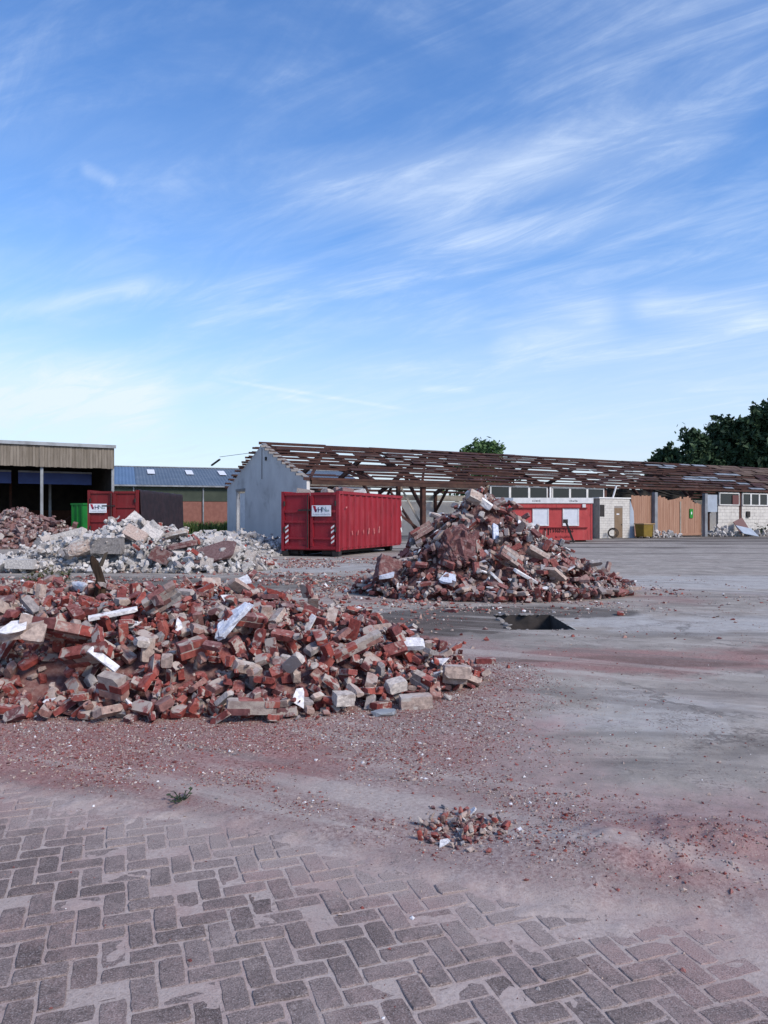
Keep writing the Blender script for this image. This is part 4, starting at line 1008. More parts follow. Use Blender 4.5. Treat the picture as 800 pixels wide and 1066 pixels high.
def container(label, corner, rz, Wd, Ln, Ht, paint, ribs, sign_x=.35, sign_z=1.75, marks=True):
    cr = Matrix.Rotation(rz, 3, 'Z') @ Vector((Wd/2, -Ln/2, 0)); loc = Vector(corner)-cr
    root = thing('skip_container', label, 'container', loc, rz)
    x0, x1, y0, y1 = -Wd/2, Wd/2, -Ln/2, Ln/2; zb = .26
    mb = MB(); mb.span(x0+.08, x1-.08, y0+.06, y1-.06, zb, zb+.1)
    mb.span(x0+.07, x0+.12, y0+.1, y1-.1, zb+.1, Ht-.12); mb.span(x1-.12, x1-.07, y0+.1, y1-.1, zb+.1, Ht-.12); mb.span(x0+.12, x1-.12, y1-.14, y1-.08, zb+.1, Ht-.12)
    body = mb.build('body', paint, root)
    for sx in (-1, 1):
        for k in range(ribs):
            y = y0+.42+(Ln-.62)*k/(ribs-1); x = sx*(Wd/2-.07)
            v = [(x, y-.10, zb+.02), (x, y+.10, zb+.02), (x+sx*.07, y+.06, zb+.10), (x+sx*.07, y-.06, zb+.10), (x, y-.10, Ht-.12), (x, y+.10, Ht-.12), (x+sx*.07, y+.06, Ht-.14), (x+sx*.07, y-.06, Ht-.14)]
            MB().add(v, [(0, 3, 2, 1), (4, 5, 6, 7), (3, 7, 6, 2), (0, 4, 7, 3), (1, 2, 6, 5), (0, 1, 5, 4)]).build('rib', paint, root)
        MB().span(*(sorted((sx*(Wd/2-.13), sx*(Wd/2+.01)))), y0+.02, y1, Ht-.12, Ht).build('top_rail', paint, root)
        MB().span(*(sorted((sx*(Wd/2-.13), sx*(Wd/2+.0)))), y0+.0, y0+.14, zb-.04, Ht-.12).build('corner_post', paint, root)
        MB().span(*(sorted((sx*.42, sx*.60))), y0+.25, y1-.2, .08, zb).build('skid_rail', M_black, root)
        w = MB().tube((sx*.62, y0+.35, .17), (sx*.98, y0+.35, .17), .17, 14).build('roller', M_black, root)
        MB().tube((sx*.60, y1-.5, .17), (sx*.92, y1-.5, .17), .17, 14).build('roller', M_black, root)
        bl = MB(); bl.span(*(sorted((sx*(Wd/2-.30), sx*(Wd/2-.02)))), y0+.02, y0+.3, .02, zb-.04); bl.build('foot_bracket', M_black, root)
    MB().span(x0+.13, x1-.13, y1-.16, y1, Ht-.12, Ht).build('top_rail', paint, root)
    # two door leaves in the end wall
    for sx in (-1, 1):
        a, b = sorted((sx*.035, sx*(Wd/2-.15)))
        d = MB().span(a, b, y0+.06, y0+.10, zb+.04, Ht-.06).build('door', paint, root)
        for (z, h) in ((Ht-.11, .11), (Ht-.82, .10), (1.42 if Ht > 2.6 else 1.35, .09), (.74, .08), (zb+.10, .12)):
            MB().span(a, b, y0-.0, y0+.055, z-h/2, z+h/2).build('door_rib', paint, d)
        MB().span(a if sx > 0 else b-.12, a+.12 if sx > 0 else b, y0-.015, y0+.05, zb+.16, Ht-.18).build('door_stile', paint, d)
        for z in (Ht-.5, 1.1):
            MB().tube((sx*(Wd/2-.15), y0-.01, z-.1), (sx*(Wd/2-.15), y0-.01, z+.1), .04, 8).build('hinge', M_black, d)
        if marks:
            s1 = sx*(Wd/2-.27)
            for z in (.50, .92):
                p = MB().span(s1-.075, s1+.075, y0-.012, y0-.004, z-.02, z+.36).build('warning_plate', M_redpaint, d)
                for q in range(2):
                    zz = z+.02+q*.18
                    MB().add([(s1-.07, y0-.016, zz), (s1+.07, y0-.016, zz+.10), (s1+.07, y0-.016, zz+.18), (s1-.07, y0-.016, zz+.08),
                              (s1-.07, y0-.012, zz), (s1+.07, y0-.012, zz+.10), (s1+.07, y0-.012, zz+.18), (s1-.07, y0-.012, zz+.08)], [(0, 1, 2, 3), (0, 4, 5, 1), (1, 5, 6, 2), (2, 6, 7, 3), (3, 7, 4, 0)]).build('stripe', M_whitepaint, p)
    lk = MB(); lk.tube((-.06, y0-.05, zb+.1), (-.06, y0-.05, Ht-.15), .025, 8); lk.span(-.5, .12, y0-.06, y0-.02, Ht-.80, Ht-.74); lk.build('lock_bar', M_black, root)
    # sign with logo lettering
    sg = MB().span(sign_x-.43, sign_x+.43, y0-.045, y0-.03, sign_z-.22, sign_z+.22).build('sign', M_sign, root)
    def put(s, size, m, x, z):
        link('lettering', text_mesh(s, size, m), sg, (x, y0-.05, z), (R(90), 0, 0))
    lx = sign_x-.36
    MB().add([(lx-.02, y0-.05, sign_z+.20), (lx+.10, y0-.05, sign_z+.20), (lx+.16, y0-.05, sign_z-.05), (lx+.08, y0-.05, sign_z-.05)], [(0, 1, 2, 3)]).build('logo', M_crim, sg)
    put('vH', .30, M_navy, lx+.06, sign_z-.06); put('N', .28, M_teal, sign_x+.02, sign_z-.03); put('as', .17, M_teal, sign_x+.22, sign_z-.03)
    link('lettering', scribble(.36, .07, M_grey, 1), sg, (lx, y0-.047, sign_z-.17)); link('lettering', scribble(.36, .07, M_grey, 2), sg, (sign_x+.02, y0-.047, sign_z-.17))
    return root
CR = R(-21.5)
C1 = container('large red roll-off container with ribbed side and white logo sign on its end', (at(353, 0, 30.8).x, 30.8, 0), CR, 2.62, 7.4, 2.66, M_redpaint, 12, .55, 1.86)
# scuffed paint marks along the ribbed side and hazard marks on the far corner
for k, (y, z, w, h) in enumerate([(-2.35, .95, .10, .35), (-1.75, .95, .10, .40), (-1.15, .98, .08, .35), (-.55, 1.0, .14, .55), (.05, 1.0, .12, .5), (.65, 1.05, .16, .6), (-2.95, 2.0, .22, .12)]):
    MB().box((1.316, y-.02, z), (.004, w*.7, h*.5), Matrix.Rotation(.25*(-1)**k, 3, 'X')).build('paint_mark', M_scuff if False else mat('scuff', (.50, .22, .20), (.33, .05, .06), 14, .7), C1)
for z in (1.0, 1.55, 2.05):
    MB().box((1.322, 3.52, z), (.004, .12, .24), Matrix.Rotation(.5, 3, 'X')).build('stripe', M_whitepaint, C1)
c2 = at(144, 0, 37.7); CR2 = R(-1.0)
C2 = container('older dark red container behind the white rubble, dark tarpaulin over its side', (c2.x, 37.7, 0), CR2, 2.5, 7.8, 2.95, M_redpaint2, 13, -.72, 2.06, False)
def tarp():
    V, F = [], []; n, m = 44, 18
    for i in range(n+1):
        f = i/n; y = -3.75+7.5*f
        for j in range(m+1):
            g = j/m
            if g < .15: x = .95+.33*g/.15; z = 2.975+.015*math.sin(f*40)
            else:
                h = (g-.15)/.85; low = .85+.28*math.sin(f*3.0+.5)+.09*math.sin(f*17)
                z = 2.975-(2.975-low)*h; x = 1.285+.035*math.sin(f*26+h*2)*h+.02*math.sin(f*53+1)*h+.05*h
            V.append((x, y, z))
    for i in range(n):
        for j in range(m): a = i*(m+1)+j; F.append((a, a+m+1, a+m+2, a+1))
    me = bpy.data.meshes.new('tarpaulin'); me.from_pydata(V, [], F); me.update(); me.shade_smooth(); me.materials.append(mat('tarpaulin', (.014, .009, .012), (.028, .016, .02), 3, .75, .3))
    o = link('tarpaulin', me, None, C2.location, C2.rotation_euler); md = o.modifiers.new('thick', 'SOLIDIFY'); md.thickness = .012
    tag(o, 'dark maroon-black tarpaulin hanging over the side of the older container', 'tarpaulin')
tarp()
# load showing over the rim of the main container
for k, (x, y, sx, sy, sz, m, nm, lb) in enumerate([(-.6, -2.9, .7, .4, .3, M_pink, 'rubble_chunk', 'pinkish rubble chunk showing over the container rim near its left end'),
        (.3, -2.6, .5, .4, .3, M_tan, 'rubble_chunk', 'cream rubble chunk showing over the container rim above the sign'),
        (.5, -1.4, .9, .5, .35, M_pink, 'rubble_chunk', 'long pinkish rubble chunk in the container behind its front corner'),
        (.4, .3, .8, .5, .3, M_white, 'rubble_chunk', 'pale rubble chunk low behind the ribbed side of the container'),
        (-.2, -.6, .28, .28, .6, M_maroon, 'rubble_chunk', 'dark red upright piece in the load of the red container')]):
    r = np.random.default_rng(k+60); V, F = chipped_box(sx, sy, sz, r, .06, .7, .1); me = mesh_np(nm, V, F); me.materials.append(m)
    a = me.attributes.new('lp', 'FLOAT_VECTOR', 'POINT'); a.data.foreach_set('vector', V.astype(np.float32).ravel())
    tag(link(nm, me, None, C1.matrix_basis @ Vector((x, y, 2.62)), (.1*k, .15, k)), lb, 'rubble chunk')
mb = MB(); V = []
fx, fy = np.meshgrid(np.linspace(-1.1, 1.1, 10), np.linspace(-3.4, 3.4, 26)); fz = 2.28+.25*fbm(fx*2, fy*2, 5, 3)+.12*(fy < -.5)
a_ = (np.arange(25)[:, None]*10+np.arange(9)[None, :]).ravel(); me = mesh_np('container_load', np.stack([fx.ravel(), fy.ravel(), fz.ravel()], 1), np.stack([a_, a_+1, a_+11, a_+10], 1)); me.materials.append(M_core)
tag(link('container_load', me, None, C1.location, C1.rotation_euler), 'brown rubble filling the inside of the large red container', 'rubble load')

# ------------------------------------------------------------------ red site cabin
kx0, kx1, ky = at(505, 0, 52).x, at(617, 0, 52).x, 52.0
cab = thing('site_cabin', 'bright red site cabin with white roof strip and two white boarded windows', 'cabin', ((kx0+kx1)/2, ky+1.25, 0), 0)
kw = (kx1-kx0)/2
MB().span(-kw, kw, -1.25, 1.25, .12, 2.60).build('body', M_cabinred, cab)
MB().span(-kw-.05, -kw+1.9, -1.31, 1.31, 2.61, 2.98).build('roof_edge', M_panel, cab)
rs = MB().span(-kw+1.905, kw+.05, -1.31, 1.31, 2.61, 2.98).build('roof_strip', M_whitepaint, cab)
for x in (-kw+3.2, kw-1.6):
    link('lettering', scribble(.55, .13, M_blackprint, int(x*7)), rs, (x, -1.312, 2.72))
for x in (-2.35, .13, 2.17):
    w = MB(); w.span(x-.55, x+.55, -1.31, -1.255, 1.08, 1.14); w.span(x-.55, x+.55, -1.31, -1.255, 2.26, 2.32); w.span(x-.55, x-.49, -1.31, -1.255, 1.14, 2.26); w.span(x+.49, x+.55, -1.31, -1.255, 1.14, 2.26)
    o = w.build('window', M_whitepaint if x > -2 else M_cabinred, cab); MB().span(x-.49, x+.49, -1.285, -1.256, 1.14, 2.26).build('shutter_board', M_sign if x > -2 else M_cabinred, o)
xs_ = [-kw+.1, -kw+.22, -kw+1.58, -kw+3.27, -kw+4.63, kw-2.98, kw-1.62, kw-.35]
for z in (1.0, 2.33):
    MB().span(-kw+.1, kw-.35, -1.34, -1.255, z-.075, z-.01).build('ledge', M_redpaint2, cab)
for x in (-kw+.04, -kw+1.9, kw-.06): MB().span(x-.04, x+.04, -1.275, -1.252, .12, 2.6).build('corner_trim', M_cabinred, cab)
MB().box((kw-.58, -1.29, 2.44), (.22, .07, .22)).build('lamp', M_whitepaint, cab)
tx = at(573, 0, 52).x-cab.location.x
link('lettering', scribble(1.55, .30, M_darkprint, 5), cab, (tx, -1.254, .62))
link('lettering', scribble(1.1, .18, M_redpaint2, 6), cab, (tx+.35, -1.254, .26))
lg = MB()
lg.span(tx-.18, tx-.08, -1.262, -1.254, .45, .98)
for (x, z) in ((tx-.35, .85), (tx-.35, .50)): lg.box((x, -1.258, z), (.14, .008, .18))
lg.build('logo', M_darkprint, cab)
for x in (-kw+.5, 0, kw-.5):
    MB().span(x-.1, x+.1, -1.1, 1.1, 0, .12).build('bearer', M_black, cab)
p = at(594, 0, 50.6)
o = thing('leaning_post', 'black post with a blunt head leaning against the red cabin', 'post', (p.x, 50.6, 0))
MB().bar((.20, -.1, 0), (-.32, .02, 1.45), .13, .13).build('shaft', M_black, o); MB().box((-.32, .02, 1.40), (.28, .2, .25)).build('head', M_black, o)

# olive bin
p = hl(29.3, -1.5)
bn = thing('waste_bin', 'olive yellow metal bin beside the orange timber doors', 'bin', p, HR)
m_ol = mat('olive_paint', (.20, .135, .02), (.15, .10, .018), 2, .6, dirt=(.08, .05, .02), dscale=2)
MB().add([(-.5, -.4, .12), (.5, -.4, .12), (.5, .4, .12), (-.5, .4, .12), (-.58, -.48, 1.12), (.58, -.48, 1.12), (.58, .48, 1.12), (-.58, .48, 1.12)],
         [(3, 2, 1, 0), (0, 1, 5, 4), (1, 2, 6, 5), (2, 3, 7, 6), (3, 0, 4, 7), (4, 5, 6, 7)]).build('tub', m_ol, bn)
MB().span(-.64, .64, -.54, .54, 1.122, 1.20).build('lid', mat('bin_lid', (.40, .27, .15), (.3, .2, .1), 3), bn)
for x in (-.4, .4):
    for y in (-.3, .3): MB().tube((x-.03, y, .08), (x+.03, y, .08), .08, 10).build('wheel', M_black, bn)
MB().span(.50, .60, -.50, -.485, .2, 1.1).build('edge_trim', M_beige, bn)
# wire coil by the annex
p = hl(25.95, -1.35)
cl = thing('cable_coil', 'tangled dark cable coil on the ground by the brown door', 'cable', p)
for k in range(3):
    mb = MB(); n = 18; rr = .42-.06*k
    for q in range(n):
        a0, a1 = 2*math.pi*q/n, 2*math.pi*(q+1)/n
        mb.tube((rr*math.cos(a0), .1*k, .44+rr*math.sin(a0)*.95), (rr*math.cos(a1), .1*k, .44+rr*math.sin(a1)*.95), .03, 6, caps=False)
    mb.build('loop', M_black, cl)

# ------------------------------------------------------------------ rubble along the hall wall
def wall_heap(label, u0, u1, v0, v1, h, n, fam, seed, cat='rubble heap'):
    c = hl((u0+u1)/2, (v0+v1)/2); root = thing('rubble_heap', label, cat, c, HR); r = np.random.default_rng(seed); Hm = {}
    for k in range(n):
        u = (r.random()-.5)*(u1-u0); v = (r.random()-.5)*(v1-v0); q = 1-max(abs(u)/((u1-u0)/2), abs(v)/((v1-v0)/2))
        vv = fam[r.integers(len(fam))][0]; s = .6+.7*r.random(); e = Euler(tuple(r.random(3)*6.28))
        key = (int(u/.3), int(v/.3)); base = min(Hm.get(key, 0), h*q+.02); P = vv.P @ (np.array(e.to_matrix())*s).T
        z = base-P[:, 2].min()-.02; Hm[key] = base+.12*s
        link(vv.name, vv.me, root, (u, v, z), e, (s,)*3)
wall_heap('thin line of pale rubble at the foot of the orange timber doors', 29.9, 34.4, -1.4, -.45, .45, 90, FAM_WHITE, 71)
wall_heap('pale rubble spilling out of the gap right of the last grey post', 38.7, 41.6, -1.6, 1.4, 1.5, 170, FAM_WHITE, 72)
wall_heap('low pale rubble along the white block wall at the right edge', 42.6, 48.6, -1.7, -.5, .6, 130, FAM_WHITE, 73)
def lean_panel(label, u, v, z, size, rot, m, name='panel'):
    tag(MB().box((0, 0, 0), size).build(name, m, None, hl(u, v, z), rot=rot), label, 'panel')
lean_panel('dark maroon sheet leaning on the white block wall', 42.5, -.85, .98, (1.3, .06, 1.2), (R(-24), R(-18), HR), M_maroon)
lean_panel('pale blue-white panel lying tilted on the wall rubble', 41.9, -1.9, .48, (2.2, 1.1, .06), (R(40), R(8), HR), M_panel)

# ------------------------------------------------------------------ open shed on the left
M_clad = mat('weathered_timber', (.155, .132, .105), (.23, .20, .165), 1.2, .9, .2, stretch=(4, 4, .5), dirt=(.12, .10, .08), dscale=1.2, dstretch=(3, 3, .3))
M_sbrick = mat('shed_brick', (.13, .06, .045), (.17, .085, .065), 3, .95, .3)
M_blue = mat('blue_rail', (.05, .085, .27), (.04, .065, .21), 2, .5)
shed = thing('open_shed', 'open-fronted shed with weathered timber fascia at the left edge', 'shed', (-16.9, 48.0, 0), HR)
SL = 15.0; fz0, fz1 = 4.66, 6.0
mb = MB(); rr = random.Random(9); x = -SL
while x < -.02:
    w = .17; d = rr.uniform(0, .03); mb.span(x, min(x+w-.012, 0), -.09-d, -.03, fz0+rr.uniform(-.01, .03), fz1); x += w
cl_ = mb.build('cladding', M_clad, shed)
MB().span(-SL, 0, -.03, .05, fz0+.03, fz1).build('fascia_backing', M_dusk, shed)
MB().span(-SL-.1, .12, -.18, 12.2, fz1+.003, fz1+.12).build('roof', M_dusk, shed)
MB().span(-SL-.1, .12, -.24, -.181, fz1-.06, fz1+.14).build('roof_trim', M_galv, shed)
for x in (-.02, -4.1, -8.3, -12.5):
    MB().span(x-.08, x+.08, -.02+.08, .14+.1, 0, fz0+.03).build('post', M_galv, shed)
MB().span(-4.22, -3.98, -.14, -.121, fz0, fz1).build('cover_strip', M_clad, shed)
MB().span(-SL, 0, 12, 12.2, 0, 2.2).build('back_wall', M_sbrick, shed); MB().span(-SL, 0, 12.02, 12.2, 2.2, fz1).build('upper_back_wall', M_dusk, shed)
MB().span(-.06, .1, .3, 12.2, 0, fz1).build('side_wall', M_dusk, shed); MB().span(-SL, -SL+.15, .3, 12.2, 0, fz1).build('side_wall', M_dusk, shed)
MB().span(-SL, 0, .3, 12, -.01, .01).build('shed_floor', M_floor, shed)
for (a, b) in ((-9.8, -5.6), (-5.2, -.9)):
    o = MB().span(a, b, 2.6, 2.75, 3.75, 4.45).build('blue_panel', M_blue, shed); MB().span(a, b, 2.5, 2.8, 4.453, 4.56).build('rail', M_galv, o)
for x in (-9.6, -5.4, -3.0, -7.2): MB().span(x-.08, x+.08, 6.3, 6.46, 0, 4.6).build('inner_post', M_steel if x in (-5.4,) else M_galv, shed)
for (a, b) in ((-3.0, -1.0), (-7.4, -9.2)):
    mb = MB(); mb.bar((a, 6.6, .5), (b, 6.6, 2.4), .1, .1); mb.build('diagonal_brace', M_steel, shed)
p = at(83, 0, 44.5)
gs = thing('green_skip', 'bright green metal skip beside the older red container', 'skip', (p.x, 45.2, 0), CR)
m_gr = mat('green_paint', (.012, .17, .03), (.010, .13, .025), 2, .5); 
MB().span(-.42, .42, -.55, .55, .15, 2.35).build('body', m_gr, gs); MB().span(-.47, .47, -.60, .60, 2.353, 2.46).build('rim', m_gr, gs)
for x in (-.35, 0, .35): MB().span(x-.05, x+.05, -.595, -.552, .15, 2.34).build('rib', m_gr, gs)
for x in (-.3, .3): MB().span(x-.08, x+.08, -.5, .5, 0, .15).build('skid', M_black, gs)

# ------------------------------------------------------------------ blue-roofed hall in the background
M_roofb = mat('blue_grey_roof', (.085, .115, .155), (.115, .145, .185), .5, .55, .1, dirt=(.07, .09, .115), dscale=.3)
M_roofl = mat('light_blue_roof', (.10, .16, .26), (.085, .14, .225), .5, .5)
M_green = mat('dark_green_cladding', (.040, .052, .038), (.055, .068, .05), 1, .8)
M_bbrick = mat('plain_red_brick', (.20, .088, .068), (.24, .11, .085), 3, .95, .3)
BR = R(19); b0 = at(118, 0, 75)
bh = thing('distant_hall', 'low farm hall with blue-grey roof, green upper wall and brick base', 'building', (b0.x, 75, 0), BR)
x0, x1, ez, rz_, dp = -9.0, 26.0, 5.0, 7.35, 10.0
MB().span(x0, x1, 0, .3, 0, 3.35).build('brick_wall', M_bbrick, bh); MB().span(x0, x1, -.04, .26, 3.353, ez-.05).build('green_wall', M_green, bh)
MB().span(x0, x0+.3, .3, 20, 0, ez).build('side_wall', M_green, bh); MB().span(x1-.3, x1, .3, 20, 0, ez).build('side_wall', M_green, bh); MB().span(x0, x1, 19.7, 20, 0, ez-.1).build('rear_wall', M_green, bh)
def roof_patch(a, b, m, name, lift=0.0, f0=-.03, f1=1.0):
    V, F = [], []; n = int((b-a)/.33)*2
    for k in range(n+1):
        u = a+(b-a)*k/n; up = .05 if k % 2 else 0
        for f in (f0, f1): V.append((u, dp*f, ez+(rz_-ez)*f+up+lift))
    F = [(2*k, 2*k+2, 2*k+3, 2*k+1) for k in range(n)]
    me = bpy.data.meshes.new(name); me.from_pydata(V, [], F); me.update(); me.materials.append(m); o = link(name, me, bh); md = o.modifiers.new('t', 'SOLIDIFY'); md.thickness = .04; return o
roof_patch(x0-.3, 2.1, M_roofl, 'light_roof'); roof_patch(2.12, x1+.3, M_roofb, 'roof')
MB().add([(x0, dp, rz_), (x1, dp, rz_), (x1, 20.3, ez), (x0, 20.3, ez)], [(0, 1, 2, 3)]).build('rear_roof', M_roofb, bh)
MB().span(x0-.3, x1+.3, dp-.2, dp+.2, rz_+.01, rz_+.10).build('ridge_cap', M_galv, bh)
for u in (3.4, 7.4, 10.9, 14.5):
    sk = MB().add([(u, 5.2, ez+.52*(rz_-ez)+.14), (u+.75, 5.2, ez+.52*(rz_-ez)+.14), (u+.75, 7.8, ez+.78*(rz_-ez)+.14), (u, 7.8, ez+.78*(rz_-ez)+.14)], [(0, 1, 2, 3)]).build('skylight', M_sign, bh)
MB().span(x0-.3, x1+.3, -.5, -.3, ez-.22, ez-.08).build('gutter', M_galv, bh)
for u in (1.9, 8.6, 15.3): MB().span(u-.06, u+.06, -.16, -.045, 0, ez-.1).build('downpipe', M_galv, bh)

# ------------------------------------------------------------------ vegetation
def leaf_mat(name, c1, c2):
    t = NT(name); n = t.noise(t.pos(), 1.1, 4); r = t.attr('rnd').outputs['Fac']
    c = t.mix(t.ramp(n, .3, .7), c1, c2); c = t.mix(t.math('MULTIPLY', r, .6), c, t.mix(1.0, c, (1.6, 1.6, 1.4), 'MULTIPLY'))
    return t.base(c, .7)
M_bark = mat('bark', (.05, .04, .032), (.08, .065, .05), 4, .95, .4)
M_leafd = leaf_mat('dark_leaves', (.018, .036, .018), (.034, .066, .028)); M_leafm = leaf_mat('mid_leaves', (.035, .075, .025), (.06, .11, .035))
M_grass = leaf_mat('weeds', (.055, .085, .02), (.10, .14, .035)); M_dry = leaf_mat('dry_weeds', (.07, .075, .03), (.13, .115, .06))
def leaves(name, C, n, size, m, parent, seed, spread):
    r = np.random.default_rng(seed); k = r.integers(0, len(C), n); P = C[k, :3]+r.normal(size=(n, 3))*C[k, 3:4]*spread
    a = r.normal(size=(n, 3)); a /= np.linalg.norm(a, axis=1)[:, None]; b = np.cross(a, r.normal(size=(n, 3))); b /= np.linalg.norm(b, axis=1)[:, None]
    s = size*(.6+.8*r.random((n, 1))); V = np.stack([P-a*s, P+b*s*.5, P+a*s, P-b*s*.5], 1).reshape(-1, 3); F = np.arange(n*4).reshape(n, 4)
    me = mesh_np(name, V, F); me.materials.append(m); at_ = me.attributes.new('rnd', 'FLOAT', 'POINT'); at_.data.foreach_set('value', np.repeat(r.random(n), 4).astype(np.float32))
    return link(name, me, parent)
def tree(label, x, y, h, rad, m, seed, base=.25, n=9000, size=.34, group=None, lobes=26):
    r = np.random.default_rng(seed); root = thing('tree', label, 'tree', (x, y, 0), group=group)
    mb = MB(); tr = h*.02+.08; mb.tube((0, 0, -.1), (.1, 0, h*.35), tr, 9, tr*.75); mb.tube((.1, 0, h*.35), (-.1, .1, h*.8), tr*.75, 9, tr*.2)
    C = []
    for k in range(lobes):
        f = base+(1-base)*(k+.5)/lobes; prof = math.sin(math.pi*min(1, max(.06, (f-base)/(1-base)*.86+.12)))**.6
        an = k*2.4+r.normal(0, .4); rr = rad*prof*(.45+.5*r.random()); c = np.array([rr*math.cos(an), rr*math.sin(an), h*f*(.97)+r.normal(0, .02*h)])
        mb.tube((0, 0, c[2]*.72), tuple(c*np.array([.85, .85, 1])), tr*.35, 6, tr*.08)
        for q in range(16):
            d = r.normal(size=3); d /= np.linalg.norm(d); lr = rad*.40*(.6+.6*r.random()); C.append([*(c+d*lr*(.5+.7*r.random())), rad*(.035+.06*r.random())])
    mb.build('trunk', M_bark, root); leaves('crown', np.array(C), n, size, m, root, seed, 1.0)
    return root
T = [(686, 118, 11.6, 3.6, 'leftmost low dark tree above the roof of the demolished hall'), (716, 114, 13.4, 4.2, 'second dark tree from the left in the row behind the hall'),
     (748, 116, 15.9, 4.6, 'tall dark tree in the middle of the row behind the hall'), (776, 112, 16.6, 4.4, 'dark tree second from the right edge behind the hall'),
     (808, 110, 18.2, 5.0, 'tallest dark tree cut off by the right picture edge')]
for k, (px, d, h, rd, lb) in enumerate(T):
    tree(lb, at(px+8, 0, d).x, d, h, rd, M_leafd, 200+k, .16, 13500, .42, 'dark trees behind the hall', 34)
for k, (px, d, h, rd) in enumerate([(860, 118, 18, 5), (700, 126, 12, 4), (735, 128, 14, 4.5)]):
    tree(['dark tree beyond the right picture edge behind the hall', 'dark tree in the second row behind the leftmost dark trees', 'dark tree in the second row behind the middle dark trees'][k], at(px, 0, d).x, d, h, rd, M_leafd, 220+k, .16, 9000, .45, 'dark trees behind the hall', 30)
tree('small light green tree peeping over the middle of the bare roof', at(505, 0, 96).x, 96, 10.8, 3.9, M_leafm, 230, .3, 5200, .30)

def grass_band(name, label, pts, n, hmin, hmax, m, seed, spread):
    r = np.random.default_rng(seed); V, F, RN = [], [], []
    pts = np.array(pts)
    f = r.random(n)*(len(pts)-1); i = np.minimum(f.astype(int), len(pts)-2); P = pts[i]+(pts[i+1]-pts[i])*(f-i)[:, None]+r.normal(size=(n, 2))*spread
    h = hmin+(hmax-hmin)*r.random(n)**1.5; an = r.random(n)*6.283; w = .02+.012*h*3; ln = r.normal(size=(n, 2))*.35*h[:, None]
    for k in range(n):
        x, y = P[k]; c, s_ = math.cos(an[k])*w[k], math.sin(an[k])*w[k]; o = len(V); z0 = -.01
        V += [(x-c, y-s_, z0), (x+c, y+s_, z0), (x+ln[k, 0]*.4+c*.7, y+ln[k, 1]*.4+s_*.7, h[k]*.6), (x+ln[k, 0]*.4-c*.7, y+ln[k, 1]*.4-s_*.7, h[k]*.6), (x+ln[k, 0], y+ln[k, 1], h[k])]
        F += [(o, o+1, o+2, o+3), (o+3, o+2, o+4)]; RN += [r.random()]*5
    me = bpy.data.meshes.new(name); me.from_pydata(V, [], F); me.update(); me.materials.append(m)
    a = me.attributes.new('rnd', 'FLOAT', 'POINT'); a.data.foreach_set('value', RN)
    return tag(link(name, me), label, 'weeds', kind='stuff')
q0, q1 = at(186, 0, 66), at(240, 0, 70)
grass_band('weeds', 'strip of rough green weeds in front of the brick-based hall', [(q0.x-3, 64), (q1.x+3, 69)], 5000, .4, 1.5, M_grass, 5, 1.2)
def weed(label, x, y, h, n, m, seed, spread=.5, leafw=.012):
    r = random.Random(seed); root = thing('weed', label, 'weed', (x, y, float(ground_z(x, y))-.003)); mb = MB(); st = MB()
    for k in range(n):
        an = r.random()*6.283; el_ = r.uniform(.3, 1.2); L_ = h*r.uniform(.6, 1.1); d = Vector((math.cos(an)*math.cos(el_)*spread*2, math.sin(an)*math.cos(el_)*spread*2, math.sin(el_)))*L_
        st.bar((0, 0, -.004), d*.9, .004, .004)
        for q in range(4):
            c = d*(.35+.2*q); a = Vector((r.gauss(0, 1), r.gauss(0, 1), r.gauss(0, .4))).normalized()*L_*.28; b = a.cross(Vector((0, 0, 1))).normalized()*leafw*2
            mb.add([c, c+a*.5+b, c+a, c+a*.5-b], [(0, 1, 2, 3)])
    st.build('stem', m, root); mb.build('leaf', m, root)
M_weed = leaf_mat('weed_leaves', (.03, .045, .022), (.05, .07, .035))
pw = gp(190, 836); weed('tiny dark green weed growing at the edge of the paving', pw.x, pw.y, .07, 8, M_weed, 3, .8, .006)
for k, (px, py, h, lb) in enumerate([(52, 603, .55, 'sparse green weed left of the charred stump'), (68, 604, .42, 'thin weed close to the charred stump'), (36, 606, .38, 'low dry weed nearest the left edge behind the front heap')]):
    pw = gp(px, py+2); weed(lb, pw.x, pw.y, h, 16, M_dry, 40+k, .35, .02)
pw = hl(44.7, -1.2); weed('green weed growing through rubble at the white block wall', pw.x, pw.y, 1.3, 26, M_weed, 50, .5, .06)

# charred stump on the crest of the front heap
def stump():
    x, y = front.ray(99, 617); j, i = front.idx(x, y); z = front.H[j, i]
    y += .15; mb = MB(); n = 12; rr = random.Random(8); prof = [(-.25, .08, 0), (0, .065, 0), (.10, .05, -.01), (.22, .055, -.04), (.32, .045, -.07), (.40, .02, -.10)]
    V = []
    for (h, r_, ox) in prof:
        for k in range(n):
            a = 2*math.pi*k/n; q = r_*(1+.25*math.sin(3*a+h*9)+rr.uniform(-.12, .12)); V.append((ox+q*math.cos(a), q*math.sin(a), h+rr.uniform(-.025, .025)*(h > .2)))
    F = [(a*n+k, a*n+(k+1) % n, (a+1)*n+(k+1) % n, (a+1)*n+k) for a in range(len(prof)-1) for k in range(n)]+[tuple(range((len(prof)-1)*n, len(prof)*n))]
    root = thing('tree_stump', 'charred brown stump standing at the back of the front heap', 'stump', (x, y, z-.02))
    V = [(a*.85, b*.85, c*.78) for a, b, c in V]
    MB().add(V, F).build('trunk', mat('charred_wood', (.020, .012, .008), (.050, .026, .014), 9, .9, .5, stretch=(1, 1, .3), dirt=(.012, .009, .008), dscale=5), root)
    MB().add([(-.03, 0, .2), (.02, .02, .2), (.08, .02, .36), (.05, -.02, .34), (-.03, .03, .22), (.0, -.03, .2)], [(0, 1, 2, 3), (0, 4, 2), (5, 1, 2, 3), (5, 0, 3)]).build('splinter', M_bark, root)
stump()

